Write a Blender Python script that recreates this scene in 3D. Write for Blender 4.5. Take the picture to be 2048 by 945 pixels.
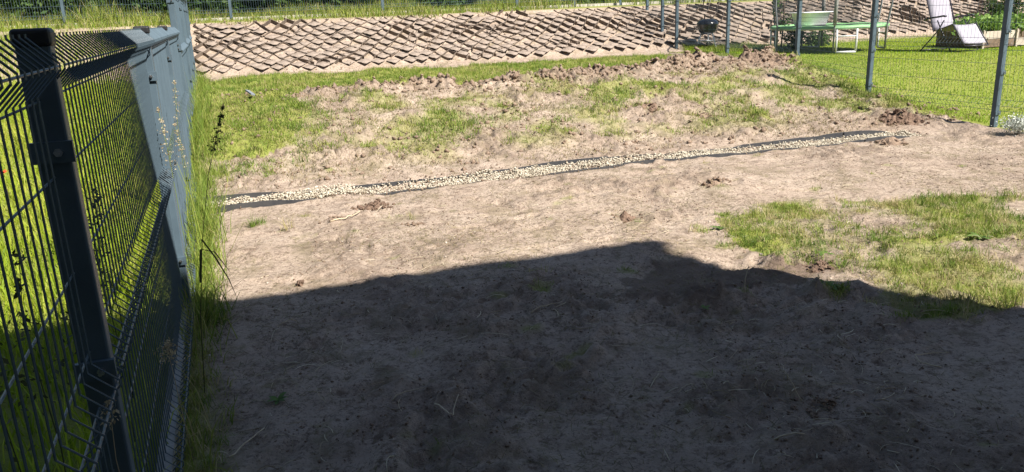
import bpy, bmesh, math, random
import numpy as np
from math import radians, sin, cos, pi, atan2, sqrt, hypot
from mathutils import Matrix, Vector

# ---------------------------------------------------------------- camera, sky, sun, exposure
for o in list(bpy.data.objects): bpy.data.objects.remove(o)
SC = bpy.context.scene
COL = SC.collection
PITCH, ROLL, CAM_Z = radians(15.8), radians(2.3), 1.5
fw = Vector((0, cos(PITCH), -sin(PITCH))); r0 = Vector((1, 0, 0)); u0 = Vector((0, sin(PITCH), cos(PITCH)))
rt = r0 * cos(ROLL) - u0 * sin(ROLL); up = u0 * cos(ROLL) + r0 * sin(ROLL)
cam_d = bpy.data.cameras.new('camera'); cam_d.sensor_width = 36; cam_d.lens = 36 * 1577 / 2048
cam_d.clip_start = .05; cam_d.clip_end = 3000
cam = bpy.data.objects.new('camera', cam_d); COL.objects.link(cam)
m = Matrix.Identity(4)
for i, v in enumerate((rt, up, -fw)):
    for j in range(3): m[j][i] = v[j]
m.translation = (0, 0, CAM_Z); cam.matrix_world = m
SC.camera = cam

SUN_EL = radians(47.5); SH = Vector((-.765, .644, 0))           # horizontal direction in which shadows fall
world = bpy.data.worlds.new('World'); SC.world = world; world.use_nodes = True
wn = world.node_tree.nodes; wl = world.node_tree.links
bg = wn['Background']; sky = wn.new('ShaderNodeTexSky'); sky.sky_type = 'NISHITA'; sky.sun_disc = False
sky.sun_elevation = SUN_EL; sky.sun_rotation = radians(130); sky.altitude = 100; sky.air_density = 1.0; sky.dust_density = .6; sky.ozone_density = 1.2
wl.new(sky.outputs[0], bg.inputs[0]); bg.inputs[1].default_value = .05
sun_d = bpy.data.lights.new('sun', 'SUN'); sun_d.energy = 4.8; sun_d.angle = radians(.53); sun_d.color = (1, .95, .86)
sun = bpy.data.objects.new('sun', sun_d); COL.objects.link(sun); sun.location = (8, -8, 20)
sun.rotation_euler = Vector((SH.x * cos(SUN_EL), SH.y * cos(SUN_EL), -sin(SUN_EL))).to_track_quat('-Z', 'Y').to_euler()
SC.render.engine = 'CYCLES'
SC.view_settings.view_transform = 'Standard'; SC.view_settings.look = 'None'
SC.view_settings.gamma = 1; SC.view_settings.exposure = 1.28

# ---------------------------------------------------------------- plot frame: t runs along the house, s away from it
ANG = atan2(.312, .95)
EX = (cos(ANG), sin(ANG)); EN = (-sin(ANG), cos(ANG))
def W(t, s, z=0.0): return (EX[0] * t + EN[0] * s, EX[1] * t + EN[1] * s, z)
def Wn(t, s, z): return np.stack([EX[0] * t + EN[0] * s, EX[1] * t + EN[1] * s, z], -1)
rng = np.random.default_rng(7); random.seed(7)

def sm(x, a, b):
    x = np.clip((x - a) / (b - a), 0, 1); return x * x * (3 - 2 * x)
_LAT = np.random.default_rng(3).random((256, 256))
def vnoise(x, y):
    xi = np.floor(x).astype(int); yi = np.floor(y).astype(int); fx = x - xi; fy = y - yi
    fx = fx * fx * (3 - 2 * fx); fy = fy * fy * (3 - 2 * fy)
    a = _LAT[xi & 255, yi & 255]; b = _LAT[(xi + 1) & 255, yi & 255]; c = _LAT[xi & 255, (yi + 1) & 255]; d = _LAT[(xi + 1) & 255, (yi + 1) & 255]
    return (a * (1 - fx) + b * fx) * (1 - fy) + (c * (1 - fx) + d * fx) * fy - .5
def fbm(x, y, f, octv=3, off=0.):
    v = 0; a = 1.
    for k in range(octv):
        v = v + a * vnoise(x * f + 17.3 * k + off, y * f + 9.1 * k + off * 1.7); a *= .5; f *= 2.03
    return v
def inpoly(t, s, poly):
    t = np.asarray(t, float); s = np.asarray(s, float); ins = np.zeros(t.shape, bool); n = len(poly)
    for i in range(n):
        (x1, y1), (x2, y2) = poly[i], poly[(i + 1) % n]
        if y1 == y2: continue
        ins ^= ((y1 > s) != (y2 > s)) & (t < (x2 - x1) * (s - y1) / (y2 - y1) + x1)
    return ins

def fence_t(s): return np.interp(s, [-4, 1.78, 4.28, 6.78, 9.28, 11.78, 14.28, 16.3, 18.2, 22], [-.25, -.37, -.425, -.525, -.60, -.67, -.75, -.82, -.9, -1.0])
RP = [(6.3 - 1.9, 8.5), (6.89, 8.2), (8.9, 8.2), (11.6, 9.1), (14.38, 9.55), (16.51, 9.6), (17.2, 9.61), (18.12, 9.7)]
def rfence_t(s): return np.interp(s, [p[0] for p in RP], [p[1] for p in RP])

BAND = [(-.83, 15.17), (.72, 16.1), (2.97, 15.65), (4.84, 15.08), (7.03, 15.65), (8.9, 15.79), (7.77, 13.5), (5.77, 11.95), (4.63, 11.5), (3.52, 11.4), (2.52, 11.5), (1.61, 11.75), (.78, 12.07), (.58, 10.22), (.3, 8.77), (-.02, 8.51), (-.6, 8.49)]
PATCH = [(3.11, 4.79), (3.45, 4.82), (3.98, 4.94), (4.55, 4.77), (5.2, 4.5), (5.6, 4.0), (5.4, 3.2), (3.9, 2.66), (3.14, 2.6), (2.77, 2.74), (2.82, 2.96), (3.06, 3.12), (3.13, 3.42), (3.22, 3.73), (2.95, 3.81), (2.99, 4.27)]
DAMP = [(2.15, 4.09), (1.92, 3.7), (1.88, 3.51), (2.1, 3.33), (2.43, 3.46), (2.95, 3.45), (3.3, 3.5), (2.86, 3.79), (2.5, 3.97)]
TUFT = [(random.Random(k).uniform(-.1, 6.5), 1.5 + 5.2 * random.Random(k + 500).random(), .02 + .05 * random.Random(k + 900).random(), .02 + .04 * random.Random(k + 70).random(), .6) for k in range(70)]
BLOB = TUFT + [(-.08, 9.92, .53, 1.51, .75), (.37, 9.04, .17, .38, .8), (2.32, 9.52, .27, .7, .8), (2.54, 10.13, .4, .42, .6), (3.18, 9.77, .26, .38, .7), (3.37, 8.51, .26, .5, .7), (4.99, 9.94, .63, .58, .8), (5.61, 10.08, .43, .46, .9), (6.42, 9.82, .37, .42, .8), (6.11, 8.43, .19, .3, .9), (7.0, 9.24, .5, .76, .7), (7.38, 8.48, .33, .46, .8), (8.1, 9.94, .5, .7, .8), (1.54, 10.03, .19, .31, .5), (.71, 7.8, .07, .15, .8), (.6, 8.67, .17, .28, .45), (1.16, 9.53, .36, .67, .3), (2.93, 8.32, .34, .29, .35), (1.56, 8.56, .82, .48, .25), (1.41, 3.85, .06, .06, .8), (1.17, 3.83, .06, .06, .6), (1.19, 3.36, .07, .07, .8), (1.17, 2.92, .06, .05, .8), (2.81, 3.18, .07, .06, .9), (2.88, 4.58, .1, .09, .5), (3.24, 4.86, .07, .1, .9), (.99, 5.88, .15, .12, .25), (3.66, 5.62, .14, .17, .3)]
def grass_map(t, s):
    w = fbm(t, s, 1.3, 3, 5.) * .5; w2 = fbm(t, s, 5., 2, 8.)
    tt = t + w * .5 + .3 * w2 * .5; ss = s + fbm(t, s, 1.1, 3, 31.) * .7
    g = np.zeros(np.shape(t))
    g = np.maximum(g, np.where(inpoly(tt, ss, BAND), .95, 0))
    g = np.maximum(g, np.where(inpoly(t + w * .25, s + fbm(t, s, 2.2, 3, 31.) * .3, PATCH), np.clip(.62 + 1.1 * fbm(t, s, 2.9, 4, 3.), .05, 1), 0))
    for (ct, cs, a, b, k) in BLOB:
        d = ((t - ct) / a) ** 2 + ((s - cs) / b) ** 2
        g = np.maximum(g, k * np.clip(1.35 - d + w2 * 1.3, 0, 1))
    bank = sm(s, 7.35, 8.3) * (1 - sm(s, 10.8, 11.3))
    g = np.maximum(g, bank * np.clip(.27 + .16 * (1 - sm(t, 1.5, 5)) + 1.2 * fbm(t, s, 1.7, 4, 2.), 0, .7))
    ft = fence_t(s)                                              # strip of weeds along the left fence
    g = np.maximum(g, np.clip(1.15 - (t - ft) / (.17 + .14 * fbm(t * 0, s, 3., 2, 9.) + .07 * sm(s, 4, 5)), 0, 1) * (s > 1))
    rf = rfence_t(s)
    g = np.maximum(g, sm(t, rf - .55, rf - .2) * (s > 7.6) * .85)
    g = np.maximum(g, sm(t, rf - .12 + .1 * w, rf + .02 + .1 * w))                   # lawn beyond the right fence
    g = np.where(t < ft - .02, 1.0, g)                           # meadow beyond the left fence
    strip = (s > 6.8) & (s < 7.22) & (t > -.6) & (t < 7.3)
    g = np.where(strip, 0, g)
    emb = sm(s, 15.9, 16.35)
    g = g * (1 - emb) + emb * sm(s, 18.3, 18.6)
    return np.clip(g, 0, 1)
RIDGE_T = [-1, .5, 3.5, 6, 9.5]; RIDGE_S = [12.0, 11.75, 11.0, 11.45, 11.8]
def ridge_map(t, s):
    rs = np.interp(t, RIDGE_T, RIDGE_S); width = np.interp(t, [0, 2, 5, 8], [.12, .22, .38, .5])
    return np.exp(-((s - rs) / width) ** 2) * np.interp(t, [0, .4, 2, 7, 9, 9.4], [.4, .5, .8, 1.1, 1.2, 0]) * (t > -.5) * (t < 9.3)
def zbase(s):
    return .03 * sm(s, 6.5, 7.5) + .43 * sm(s, 7.0, 11.4) + .04 * sm(s, 11, 16) + np.interp(s, [16.2, 16.5, 18.4, 18.9], [0, .05, 1.03, 1.08])
FOOT = [(random.uniform(-.2, 4.8), random.uniform(1.2, 6.4), random.uniform(0, pi), random.uniform(.7, 1.1)) for _ in range(70)]
def height(t, s, detail=True):
    t = np.asarray(t, float); s = np.asarray(s, float)
    z = zbase(s) + fbm(t, s, .7, 2, 4.) * .035 * sm(s, -2, 1) * (1 - sm(s, 15.8, 16.2))
    inside = (t > fence_t(s)) * (t < rfence_t(s) - .05)
    if detail:
        soil = inside * (1 - sm(s, 15.6, 16.3))
        bank = sm(s, 7.3, 8) * (1 - sm(s, 11.8, 12.4))
        amp = .55 + .35 * (1 - sm(s, 3.5, 5)) + .75 * sm(fbm(t, s, .8, 2, 12.), -.25, .35) + .7 * bank
        rough_ = sm(fbm(t, s, 1.9, 3, 8.), -.15, .3)                    # trodden smooth against churned ground
        wt = t + .16 * fbm(t, s, 3.3, 3, 201.); ws = s + .16 * fbm(t, s, 3.3, 3, 207.)
        bil = np.abs(fbm(wt, ws, 5.2, 2, 6.)) * .075 + np.abs(fbm(wt, ws, 11., 2, 7.)) * .045
        lump = fbm(t, s, 2.6, 2, 1.) * .036 + (.3 + .7 * rough_) * bil + rough_ * np.clip(fbm(t, s, 25., 2, 17.), -.1, 1) * .030
        z = z + soil * amp * lump
        r = ridge_map(t, s)
        z = z + soil * r * (.07 + .24 * np.clip(fbm(t, s, 4.0, 3, 21.), -.15, 1) + .16 * np.abs(fbm(t, s, 9., 2, 22.)))
        for (ft, fs, fa, k) in FOOT:
            m_ = (np.abs(t - ft) < .25) & (np.abs(s - fs) < .25)
            if m_.any():
                a = (t[m_] - ft) * cos(fa) + (s[m_] - fs) * sin(fa); b = -(t[m_] - ft) * sin(fa) + (s[m_] - fs) * cos(fa)
                d = (a / .14) ** 2 + (b / .052) ** 2
                z[m_] += -.016 * k * np.exp(-d * d) + .008 * np.exp(-(np.sqrt(d) - 1.45) ** 2 * 8)
        z = z - .035 * inside * np.exp(-np.clip((s - 7.015) / .16, -9, 9) ** 8) * (t < 7.15)
        damp = inpoly(t, s, DAMP); z = z - .012 * damp
    return z
def churn(t, s): return sm(fbm(t, s, 1.9, 3, 8.), -.05, .3) * (t > fence_t(s)) * (t < rfence_t(s))
def zat(t, s): return float(height(np.array([t]), np.array([s]))[0])

# ---------------------------------------------------------------- materials
def mat(name, color, rough=.8, spec=.3, metal=0., var=None, scale=8., bump=0., bscale=60., coat=0.):
    m = bpy.data.materials.new(name); m.use_nodes = True; n = m.node_tree.nodes; l = m.node_tree.links; p = n['Principled BSDF']
    p.inputs['Roughness'].default_value = rough; p.inputs['Specular IOR Level'].default_value = spec; p.inputs['Metallic'].default_value = metal
    p.inputs['Coat Weight'].default_value = coat
    tc = n.new('ShaderNodeTexCoord')
    nz = n.new('ShaderNodeTexNoise'); nz.inputs['Scale'].default_value = scale; nz.inputs['Detail'].default_value = 6; nz.inputs['Roughness'].default_value = .65
    l.new(tc.outputs['Object'], nz.inputs['Vector'])
    mx = n.new('ShaderNodeMix'); mx.data_type = 'RGBA'; v = var or tuple(c * .8 for c in color)
    mx.inputs[6].default_value = (*v, 1); mx.inputs[7].default_value = (*color, 1)
    rp = n.new('ShaderNodeValToRGB'); rp.color_ramp.elements[0].position = .35; rp.color_ramp.elements[1].position = .65
    l.new(nz.outputs['Fac'], rp.inputs[0]); l.new(rp.outputs[0], mx.inputs[0]); l.new(mx.outputs[2], p.inputs['Base Color'])
    if bump:
        n2 = n.new('ShaderNodeTexNoise'); n2.inputs['Scale'].default_value = bscale; n2.inputs['Detail'].default_value = 5
        l.new(tc.outputs['Object'], n2.inputs['Vector'])
        b = n.new('ShaderNodeBump'); b.inputs['Strength'].default_value = bump; b.inputs['Distance'].default_value = .02
        l.new(n2.outputs['Fac'], b.inputs['Height']); l.new(b.outputs[0], p.inputs['Normal'])
    return m

def foliage_mat(name, stops, trans=.35, rough=.6):
    """colour picked per blade or leaf from the 'tone' attribute; thin leaves let some light through"""
    m = bpy.data.materials.new(name); m.use_nodes = True; n = m.node_tree.nodes; l = m.node_tree.links; p = n['Principled BSDF']
    at = n.new('ShaderNodeAttribute'); at.attribute_name = 'tone'
    rp = n.new('ShaderNodeValToRGB'); e = rp.color_ramp.elements
    while len(e) < len(stops): e.new(.5)
    for k, (pos, c) in enumerate(stops): e[k].position = pos; e[k].color = (*c, 1)
    l.new(at.outputs['Fac'], rp.inputs[0]); l.new(rp.outputs[0], p.inputs['Base Color'])
    p.inputs['Roughness'].default_value = rough; p.inputs['Specular IOR Level'].default_value = .25
    tr = n.new('ShaderNodeBsdfTranslucent'); l.new(rp.outputs[0], tr.inputs[0])
    mix = n.new('ShaderNodeMixShader'); mix.inputs[0].default_value = trans
    l.new(p.outputs[0], mix.inputs[1]); l.new(tr.outputs[0], mix.inputs[2]); l.new(mix.outputs[0], n['Material Output'].inputs[0])
    return m

def soil_mat():
    m = bpy.data.materials.new('sandy_soil'); m.use_nodes = True; n = m.node_tree.nodes; l = m.node_tree.links; p = n['Principled BSDF']
    p.inputs['Roughness'].default_value = .95; p.inputs['Specular IOR Level'].default_value = .1
    geo = n.new('ShaderNodeNewGeometry')
    def noise(sc, det=6, rough=.65):
        q = n.new('ShaderNodeTexNoise'); q.inputs['Scale'].default_value = sc; q.inputs['Detail'].default_value = det; q.inputs['Roughness'].default_value = rough
        l.new(geo.outputs['Position'], q.inputs['Vector']); return q.outputs['Fac']
    def ramp(f, a, b):
        r = n.new('ShaderNodeMapRange'); r.inputs[1].default_value = a; r.inputs[2].default_value = b; l.new(f, r.inputs[0]); return r.outputs[0]
    def mix(f, a, b):
        q = n.new('ShaderNodeMix'); q.data_type = 'RGBA'
        l.new(f, q.inputs[0])
        for s_, v in ((6, a), (7, b)):
            if isinstance(v, tuple): q.inputs[s_].default_value = (*v, 1)
            else: l.new(v, q.inputs[s_])
        return q.outputs[2]
    def attr(a):
        q = n.new('ShaderNodeAttribute'); q.attribute_name = a; return q.outputs['Fac']
    c = mix(ramp(noise(1.6, 5), .35, .65), (.35, .27, .213), (.43, .343, .274))
    c = mix(ramp(noise(16, 9, .85), .515, .60), c, (.165, .12, .09))
    c = mix(ramp(noise(5, 7, .75), .56, .70), c, (.22, .185, .105))
    c = mix(ramp(noise(120, 3, .6), .66, .74), c, (.48, .42, .36))
    c = mix(ramp(noise(48, 7, .85), .545, .61), c, (.12, .088, .066))
    c = mix(ramp(noise(34, 6, .8), .60, .67), c, (.17, .14, .078))
    c = mix(ramp(noise(2.6, 6, .72), .52, .66), c, (.228, .182, .126))
    c = mix(ramp(noise(7.5, 6, .75), .56, .70), c, (.155, .108, .08))
    ch = n.new('ShaderNodeMath'); ch.operation = 'MULTIPLY'; l.new(attr('churn'), ch.inputs[0]); l.new(ramp(noise(11, 8, .8), .40, .62), ch.inputs[1])
    c = mix(ch.outputs[0], c, (.205, .155, .12))
    c = mix(attr('turned'), c, mix(ramp(noise(18, 5, .7), .4, .62), (.30, .225, .17), (.11, .077, .057)))
    c = mix(attr('damp'), c, (.17, .125, .097))
    g = mix(ramp(noise(2.2, 6, .7), .35, .7), (.175, .225, .025), (.23, .235, .05))
    c = mix(attr('grass'), c, g)
    l.new(c, p.inputs['Base Color'])
    b1 = n.new('ShaderNodeBump'); b1.inputs['Strength'].default_value = .9; b1.inputs['Distance'].default_value = .03; l.new(noise(22, 8, .7), b1.inputs['Height'])
    b2 = n.new('ShaderNodeBump'); b2.inputs['Strength'].default_value = .6; b2.inputs['Distance'].default_value = .006; l.new(noise(110, 4, .7), b2.inputs['Height']); l.new(b1.outputs[0], b2.inputs['Normal'])
    l.new(b2.outputs[0], p.inputs['Normal'])
    return m
M = {}
M['soil'] = soil_mat()
M['clod'] = mat('dug_soil', (.27, .195, .145), .95, .1, var=(.17, .122, .09), scale=16, bump=.8, bscale=70)
M['clod_dark'] = mat('moist_soil', (.22, .15, .11), .95, .1, var=(.10, .066, .049), scale=20, bump=.8, bscale=70)
M['sand'] = mat('slope_sand', (.30, .242, .20), .95, .1, var=(.195, .155, .127), scale=5, bump=.6, bscale=60)
M['cellwall'] = mat('dusty_cell_plastic', (.20, .155, .122), .85, .2, var=(.085, .068, .058), scale=4)
M['steel'] = mat('anthracite_powder_coat', (.078, .112, .14), .42, .35, var=(.060, .086, .108), scale=5, bump=.05, bscale=200)
M['cap'] = mat('black_plastic', (.018, .018, .02), .5, .4)
M['bolt'] = mat('zinc_bolt', (.6, .6, .6), .3, .5, metal=1)
M['concrete'] = mat('concrete_board', (.46, .43, .38), .9, .2, var=(.34, .31, .27), scale=9, bump=.3)
M['plinth'] = mat('stained_concrete_board', (.30, .29, .27), .9, .2, var=(.20, .19, .17), scale=5, bump=.3)
M['edging'] = mat('black_edging_plastic', (.028, .03, .036), .55, .4, var=(.06, .058, .058), scale=6)
M['pebble'] = foliage_mat('pale_pebble', [(0, (.20, .155, .11)), (.4, (.36, .31, .235)), (1, (.52, .475, .39))], 0, .8)
M['grass'] = foliage_mat('grass_blades', [(0, (.085, .15, .022)), (.4, (.17, .24, .034)), (.75, (.27, .295, .06)), (1, (.42, .35, .18))])
M['lawn'] = foliage_mat('lawn_blades', [(0, (.15, .25, .012)), (.6, (.225, .335, .015)), (1, (.32, .37, .035))])
M['meadow'] = foliage_mat('meadow_blades', [(0, (.13, .21, .015)), (.5, (.27, .36, .02)), (1, (.44, .44, .07))], .45)
M['dry'] = foliage_mat('dry_clippings', [(0, (.075, .07, .027)), (.5, (.17, .145, .062)), (1, (.34, .27, .15))], .2)
M['straw'] = foliage_mat('straw', [(0, (.20, .15, .09)), (.4, (.42, .34, .22)), (1, (.66, .58, .43))], .1)
M['leaf'] = foliage_mat('shrub_leaves', [(0, (.022, .05, .014)), (.5, (.055, .105, .025)), (1, (.13, .19, .05))])
M['vegleaf'] = foliage_mat('vegetable_leaves', [(0, (.08, .16, .03)), (.5, (.16, .27, .05)), (1, (.25, .36, .09))])
M['silverleaf'] = foliage_mat('silver_leaves', [(0, (.35, .40, .33)), (.5, (.6, .63, .56)), (1, (.8, .8, .76))], .2)
M['bark'] = mat('bark', (.10, .07, .05), .9, .1, bump=.5)
M['darkweed'] = foliage_mat('dark_weed', [(0, (.035, .045, .02)), (1, (.09, .10, .045))], .2)
M['paleseed'] = foliage_mat('pale_seed_head', [(0, (.26, .21, .13)), (1, (.5, .42, .28))], .25)
M['white'] = mat('white_plastic', (.85, .85, .83), .4, .4, var=(.8, .8, .78))
M['whitemetal'] = mat('white_enamel_tube', (.72, .73, .74), .35, .5)
M['greenpad'] = mat('green_vinyl', (.17, .38, .13), .5, .4, var=(.24, .42, .22), scale=3)
M['mat_black'] = mat('black_mesh_fabric', (.02, .02, .022), .8, .2)
M['pole'] = mat('grey_pole', (.16, .17, .18), .5, .4)
M['foam'] = mat('grey_foam_sleeve', (.30, .30, .28), .8, .2, var=(.2, .2, .19))
M['fabric'] = mat('grey_lilac_textile', (.33, .31, .36), .8, .2, var=(.28, .265, .31), scale=25)
M['frame'] = mat('dark_tube', (.035, .03, .042), .4, .5)
M['enamel'] = mat('black_enamel', (.012, .012, .014), .18, .5, coat=.6)
M['alu'] = mat('aluminium', (.62, .63, .64), .35, .5, metal=.8)
M['wood'] = mat('weathered_plank', (.20, .145, .105), .85, .2, var=(.12, .085, .06), scale=6, bump=.4)
M['woodpale'] = mat('pale_plank', (.46, .40, .34), .85, .2, var=(.36, .30, .25), scale=6, bump=.4)
M['twig'] = mat('dry_twig', (.55, .46, .33), .85, .2, var=(.38, .30, .2), scale=30)
M['slate'] = mat('grey_offcut', (.20, .22, .25), .6, .3)
M['render'] = mat('house_render', (.22, .21, .21), .9, .2, var=(.19, .18, .18), scale=2)
M['roof'] = mat('roof_tiles', (.10, .10, .11), .7, .3)
M['glass'] = mat('window_glass', (.04, .05, .06), .06, .6)
M['poppy'] = mat('poppy_petal', (.6, .06, .02), .6, .2)

# ---------------------------------------------------------------- mesh helpers
def fast_mesh(name, verts, polys, attrs=None, smooth=False):
    """verts (N,3); polys: list of (P,k) int arrays"""
    me = bpy.data.meshes.new(name); verts = np.ascontiguousarray(verts, np.float32)
    me.vertices.add(len(verts)); me.vertices.foreach_set('co', verts.ravel())
    nl = sum(p.size for p in polys); npoly = sum(len(p) for p in polys)
    me.loops.add(nl); me.polygons.add(npoly)
    me.loops.foreach_set('vertex_index', np.concatenate([p.ravel() for p in polys]).astype(np.int32))
    tot = np.concatenate([np.full(len(p), p.shape[1]) for p in polys]).astype(np.int32)
    st = np.concatenate([[0], np.cumsum(tot)[:-1]]).astype(np.int32)
    me.polygons.foreach_set('loop_start', st); me.polygons.foreach_set('loop_total', tot)
    if smooth: me.polygons.foreach_set('use_smooth', np.ones(npoly, bool))
    for k, v in (attrs or {}).items():
        a = me.attributes.new(k, 'FLOAT', 'POINT'); a.data.foreach_set('value', np.ascontiguousarray(v, np.float32))
    me.update(calc_edges=True); me.validate()
    return me
def link(name, me, material=None, parent=None):
    o = bpy.data.objects.new(name, me); COL.objects.link(o)
    if material is not None and me is not None and len(me.materials) == 0: me.materials.append(material)
    if parent is not None: o.parent = parent
    return o
def tag(o, label=None, cat=None, group=None, kind=None):
    if label: o['label'] = label
    if cat: o['category'] = cat
    if group: o['group'] = group
    if kind: o['kind'] = kind
    return o
def thing(name, label, cat, loc=(0, 0, 0), rz=0., group=None):
    o = bpy.data.objects.new(name, None); o.empty_display_size = .2; COL.objects.link(o); o.location = loc; o.rotation_euler = (0, 0, rz)
    return tag(o, label, cat, group)

class MB:
    def __init__(self): self.v = []; self.f = []
    def add(self, vs, fs):
        b = len(self.v); self.v += [tuple(p) for p in vs]; self.f += [tuple(i + b for i in f) for f in fs]; return self
    def box(self, c, d, rz=0., tilt=None):
        R = Matrix.Rotation(rz, 3, 'Z') if tilt is None else tilt
        vs = [Vector(c) + R @ Vector((sx * d[0] / 2, sy * d[1] / 2, sz * d[2] / 2)) for sz in (-1, 1) for sx, sy in ((-1, -1), (1, -1), (1, 1), (-1, 1))]
        return self.add(vs, [(3, 2, 1, 0), (4, 5, 6, 7), (0, 1, 5, 4), (1, 2, 6, 5), (2, 3, 7, 6), (3, 0, 4, 7)])
    def tube(self, pts, r, n=6, cap=True):
        pts = [Vector(p) for p in pts]; rs = r if isinstance(r, (list, tuple)) else [r] * len(pts)
        rings = []; ref = None
        for i, p in enumerate(pts):
            d = (pts[min(i + 1, len(pts) - 1)] - pts[max(i - 1, 0)]).normalized()
            if ref is None: ref = Vector((0, 0, 1)) if abs(d.z) < .9 else Vector((1, 0, 0))
            a = d.cross(ref).normalized(); b = d.cross(a).normalized(); ref = -b if False else ref
            rings.append([p + (a * cos(2 * pi * k / n) + b * sin(2 * pi * k / n)) * rs[i] for k in range(n)])
        vs = [v for rg in rings for v in rg]; fs = []
        for i in range(len(pts) - 1):
            for k in range(n): fs.append((i * n + k, i * n + (k + 1) % n, (i + 1) * n + (k + 1) % n, (i + 1) * n + k))
        if cap: fs += [tuple(range(n))[::-1], tuple((len(pts) - 1) * n + k for k in range(n))]
        return self.add(vs, fs)
    def lathe(self, prof, n=24, c=(0, 0, 0)):
        vs = [(c[0] + r * cos(2 * pi * k / n), c[1] + r * sin(2 * pi * k / n), c[2] + z) for r, z in prof for k in range(n)]; fs = []
        for i in range(len(prof) - 1):
            for k in range(n): fs.append((i * n + k, i * n + (k + 1) % n, (i + 1) * n + (k + 1) % n, (i + 1) * n + k))
        return self.add(vs, fs)
    def grid(self, rows):
        n = len(rows[0]); vs = [p for r in rows for p in r]
        return self.add(vs, [(i * n + j, i * n + j + 1, (i + 1) * n + j + 1, (i + 1) * n + j) for i in range(len(rows) - 1) for j in range(n - 1)])
    def mesh(self, name, smooth=False):
        me = bpy.data.meshes.new(name); me.from_pydata(self.v, [], self.f)
        if smooth: me.polygons.foreach_set('use_smooth', [True] * len(me.polygons))
        me.update(); return me
    def build(self, name, material, parent=None, smooth=False):
        return link(name, self.mesh(name, smooth), material, parent)
def bevel(o, w=.004, seg=2):
    b = o.modifiers.new('bevel', 'BEVEL'); b.width = w; b.segments = seg; b.limit_method = 'ANGLE'; return o

def blade_arrays(P, h, w, lean, az=None, tone=None, r=rng, k1=.6, k2=1.5):
    """P (N,3) roots; each blade a bent, tapering strip of one quad and a tip"""
    N = len(P); az = r.random(N) * 2 * pi if az is None else az
    la = r.random(N) * 2 * pi
    dx = np.stack([np.cos(az), np.sin(az), np.zeros(N)], -1) * (w / 2)[:, None]
    ld = np.stack([np.cos(la), np.sin(la), np.zeros(N)], -1)
    upz = np.zeros((N, 3)); upz[:, 2] = 1
    le = lean[:, None]; hh = h[:, None]
    mid = P + (upz * np.cos(le * k1) + ld * np.sin(le * k1)) * hh * .55
    tip = mid + (upz * np.cos(le * k2) + ld * np.sin(le * k2)) * hh * .5
    V = np.stack([P - dx, P + dx, mid + dx * .75, mid - dx * .75, tip], 1).reshape(-1, 3)
    b = np.arange(N)[:, None] * 5
    Q = b + np.array([[0, 1, 2, 3]]); T = b + np.array([[3, 2, 4]])
    tn = np.repeat(r.random(N) if tone is None else tone, 5)
    return V, Q, T, tn
def blades(name, P, h, w, lean, material, tone=None, az=None, k1=.6, k2=1.5):
    V, Q, T, tn = blade_arrays(P, h, w, lean, az, tone, rng, k1, k2)
    return link(name, fast_mesh(name, V, [Q, T], {'tone': tn}), material)
def leaf_cloud(C, size, r, flat=.0):
    """leaf quads (rhombus) at C with random orientation"""
    N = len(C); a = r.normal(size=(N, 3)); a[:, 2] *= (1 - flat); a /= np.linalg.norm(a, axis=1)[:, None]
    b = r.normal(size=(N, 3)); b -= (b * a).sum(1)[:, None] * a; b /= np.linalg.norm(b, axis=1)[:, None]
    s_ = size[:, None]
    V = np.stack([C - a * s_, C + b * s_ * .45, C + a * s_, C - b * s_ * .45], 1).reshape(-1, 3)
    return V, np.arange(N)[:, None] * 4 + np.array([[0, 1, 2, 3]])
def scatter(t0, t1, s0, s1, n): return rng.uniform(t0, t1, n), rng.uniform(s0, s1, n)

# ---------------------------------------------------------------- ground, embankment, upper ground
def axis(segs):
    out = []
    for a, b, d in segs:
        k = max(1, int(round((b - a) / d))); out += list(np.linspace(a, b, k, endpoint=False))
    return np.array(out + [segs[-1][1]])
TA = axis([(-400, -40, 60), (-40, -10, 3), (-10, -1.2, .2), (-1.2, 6, .021), (6, 10, .045), (10, 19, .1), (19, 40, 3), (40, 400, 60)])
def sheet(name, sa, ta=TA):
    T, S = np.meshgrid(ta, sa); t = T.ravel(); s = S.ravel()
    z = height(t, s)
    g = grass_map(t, s)
    damp = np.clip(np.where(inpoly(t + .3 * fbm(t, s, 4, 3), s + .3 * fbm(t, s, 4, 3, 3.), DAMP), .8, 0) + .9 * np.exp(-(((t - 3.08) / .3) ** 2 + ((s - 3.62) / .12) ** 2)), 0, 1)
    turned = np.clip(ridge_map(t, s) * 1.2 * sm(fbm(t, s, 3., 3, 40.), -.3, .3) + .8 * np.exp(-(((t - 7.2) / .5) ** 2 + ((s - 7.4) / .25) ** 2)), 0, .9)
    nt = len(ta); ns = len(sa)
    i = (np.arange(ns - 1)[:, None] * nt + np.arange(nt - 1)[None]).ravel()[:, None]
    Q = i + np.array([[0, 1, nt + 1, nt]])
    o = link(name, fast_mesh(name, Wn(t, s, z), [Q], {'grass': g ** 1.8 * .9, 'damp': damp, 'turned': turned * (1 - g), 'churn': churn(t, s) * (s < 16)}, True), M['soil'])
    return tag(o, kind='structure')
sheet('ground', axis([(-300, -20, 40), (-20, 0, 2), (0, 1.2, .1), (1.2, 5, .021), (5, 8, .032), (8, 12.4, .05), (12.4, 16.3, .1)]))
sheet('embankment', axis([(16.3, 18.5, .06)]), axis([(-400, -40, 60), (-40, -6, 1), (-6, 19, .12), (19, 40, 3), (40, 400, 60)]))
sheet('upper_ground', axis([(18.5, 19.5, .25), (19.5, 30, 2), (30, 900, 60)]), axis([(-400, -40, 60), (-40, 40, 1), (40, 400, 60)]))

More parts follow.
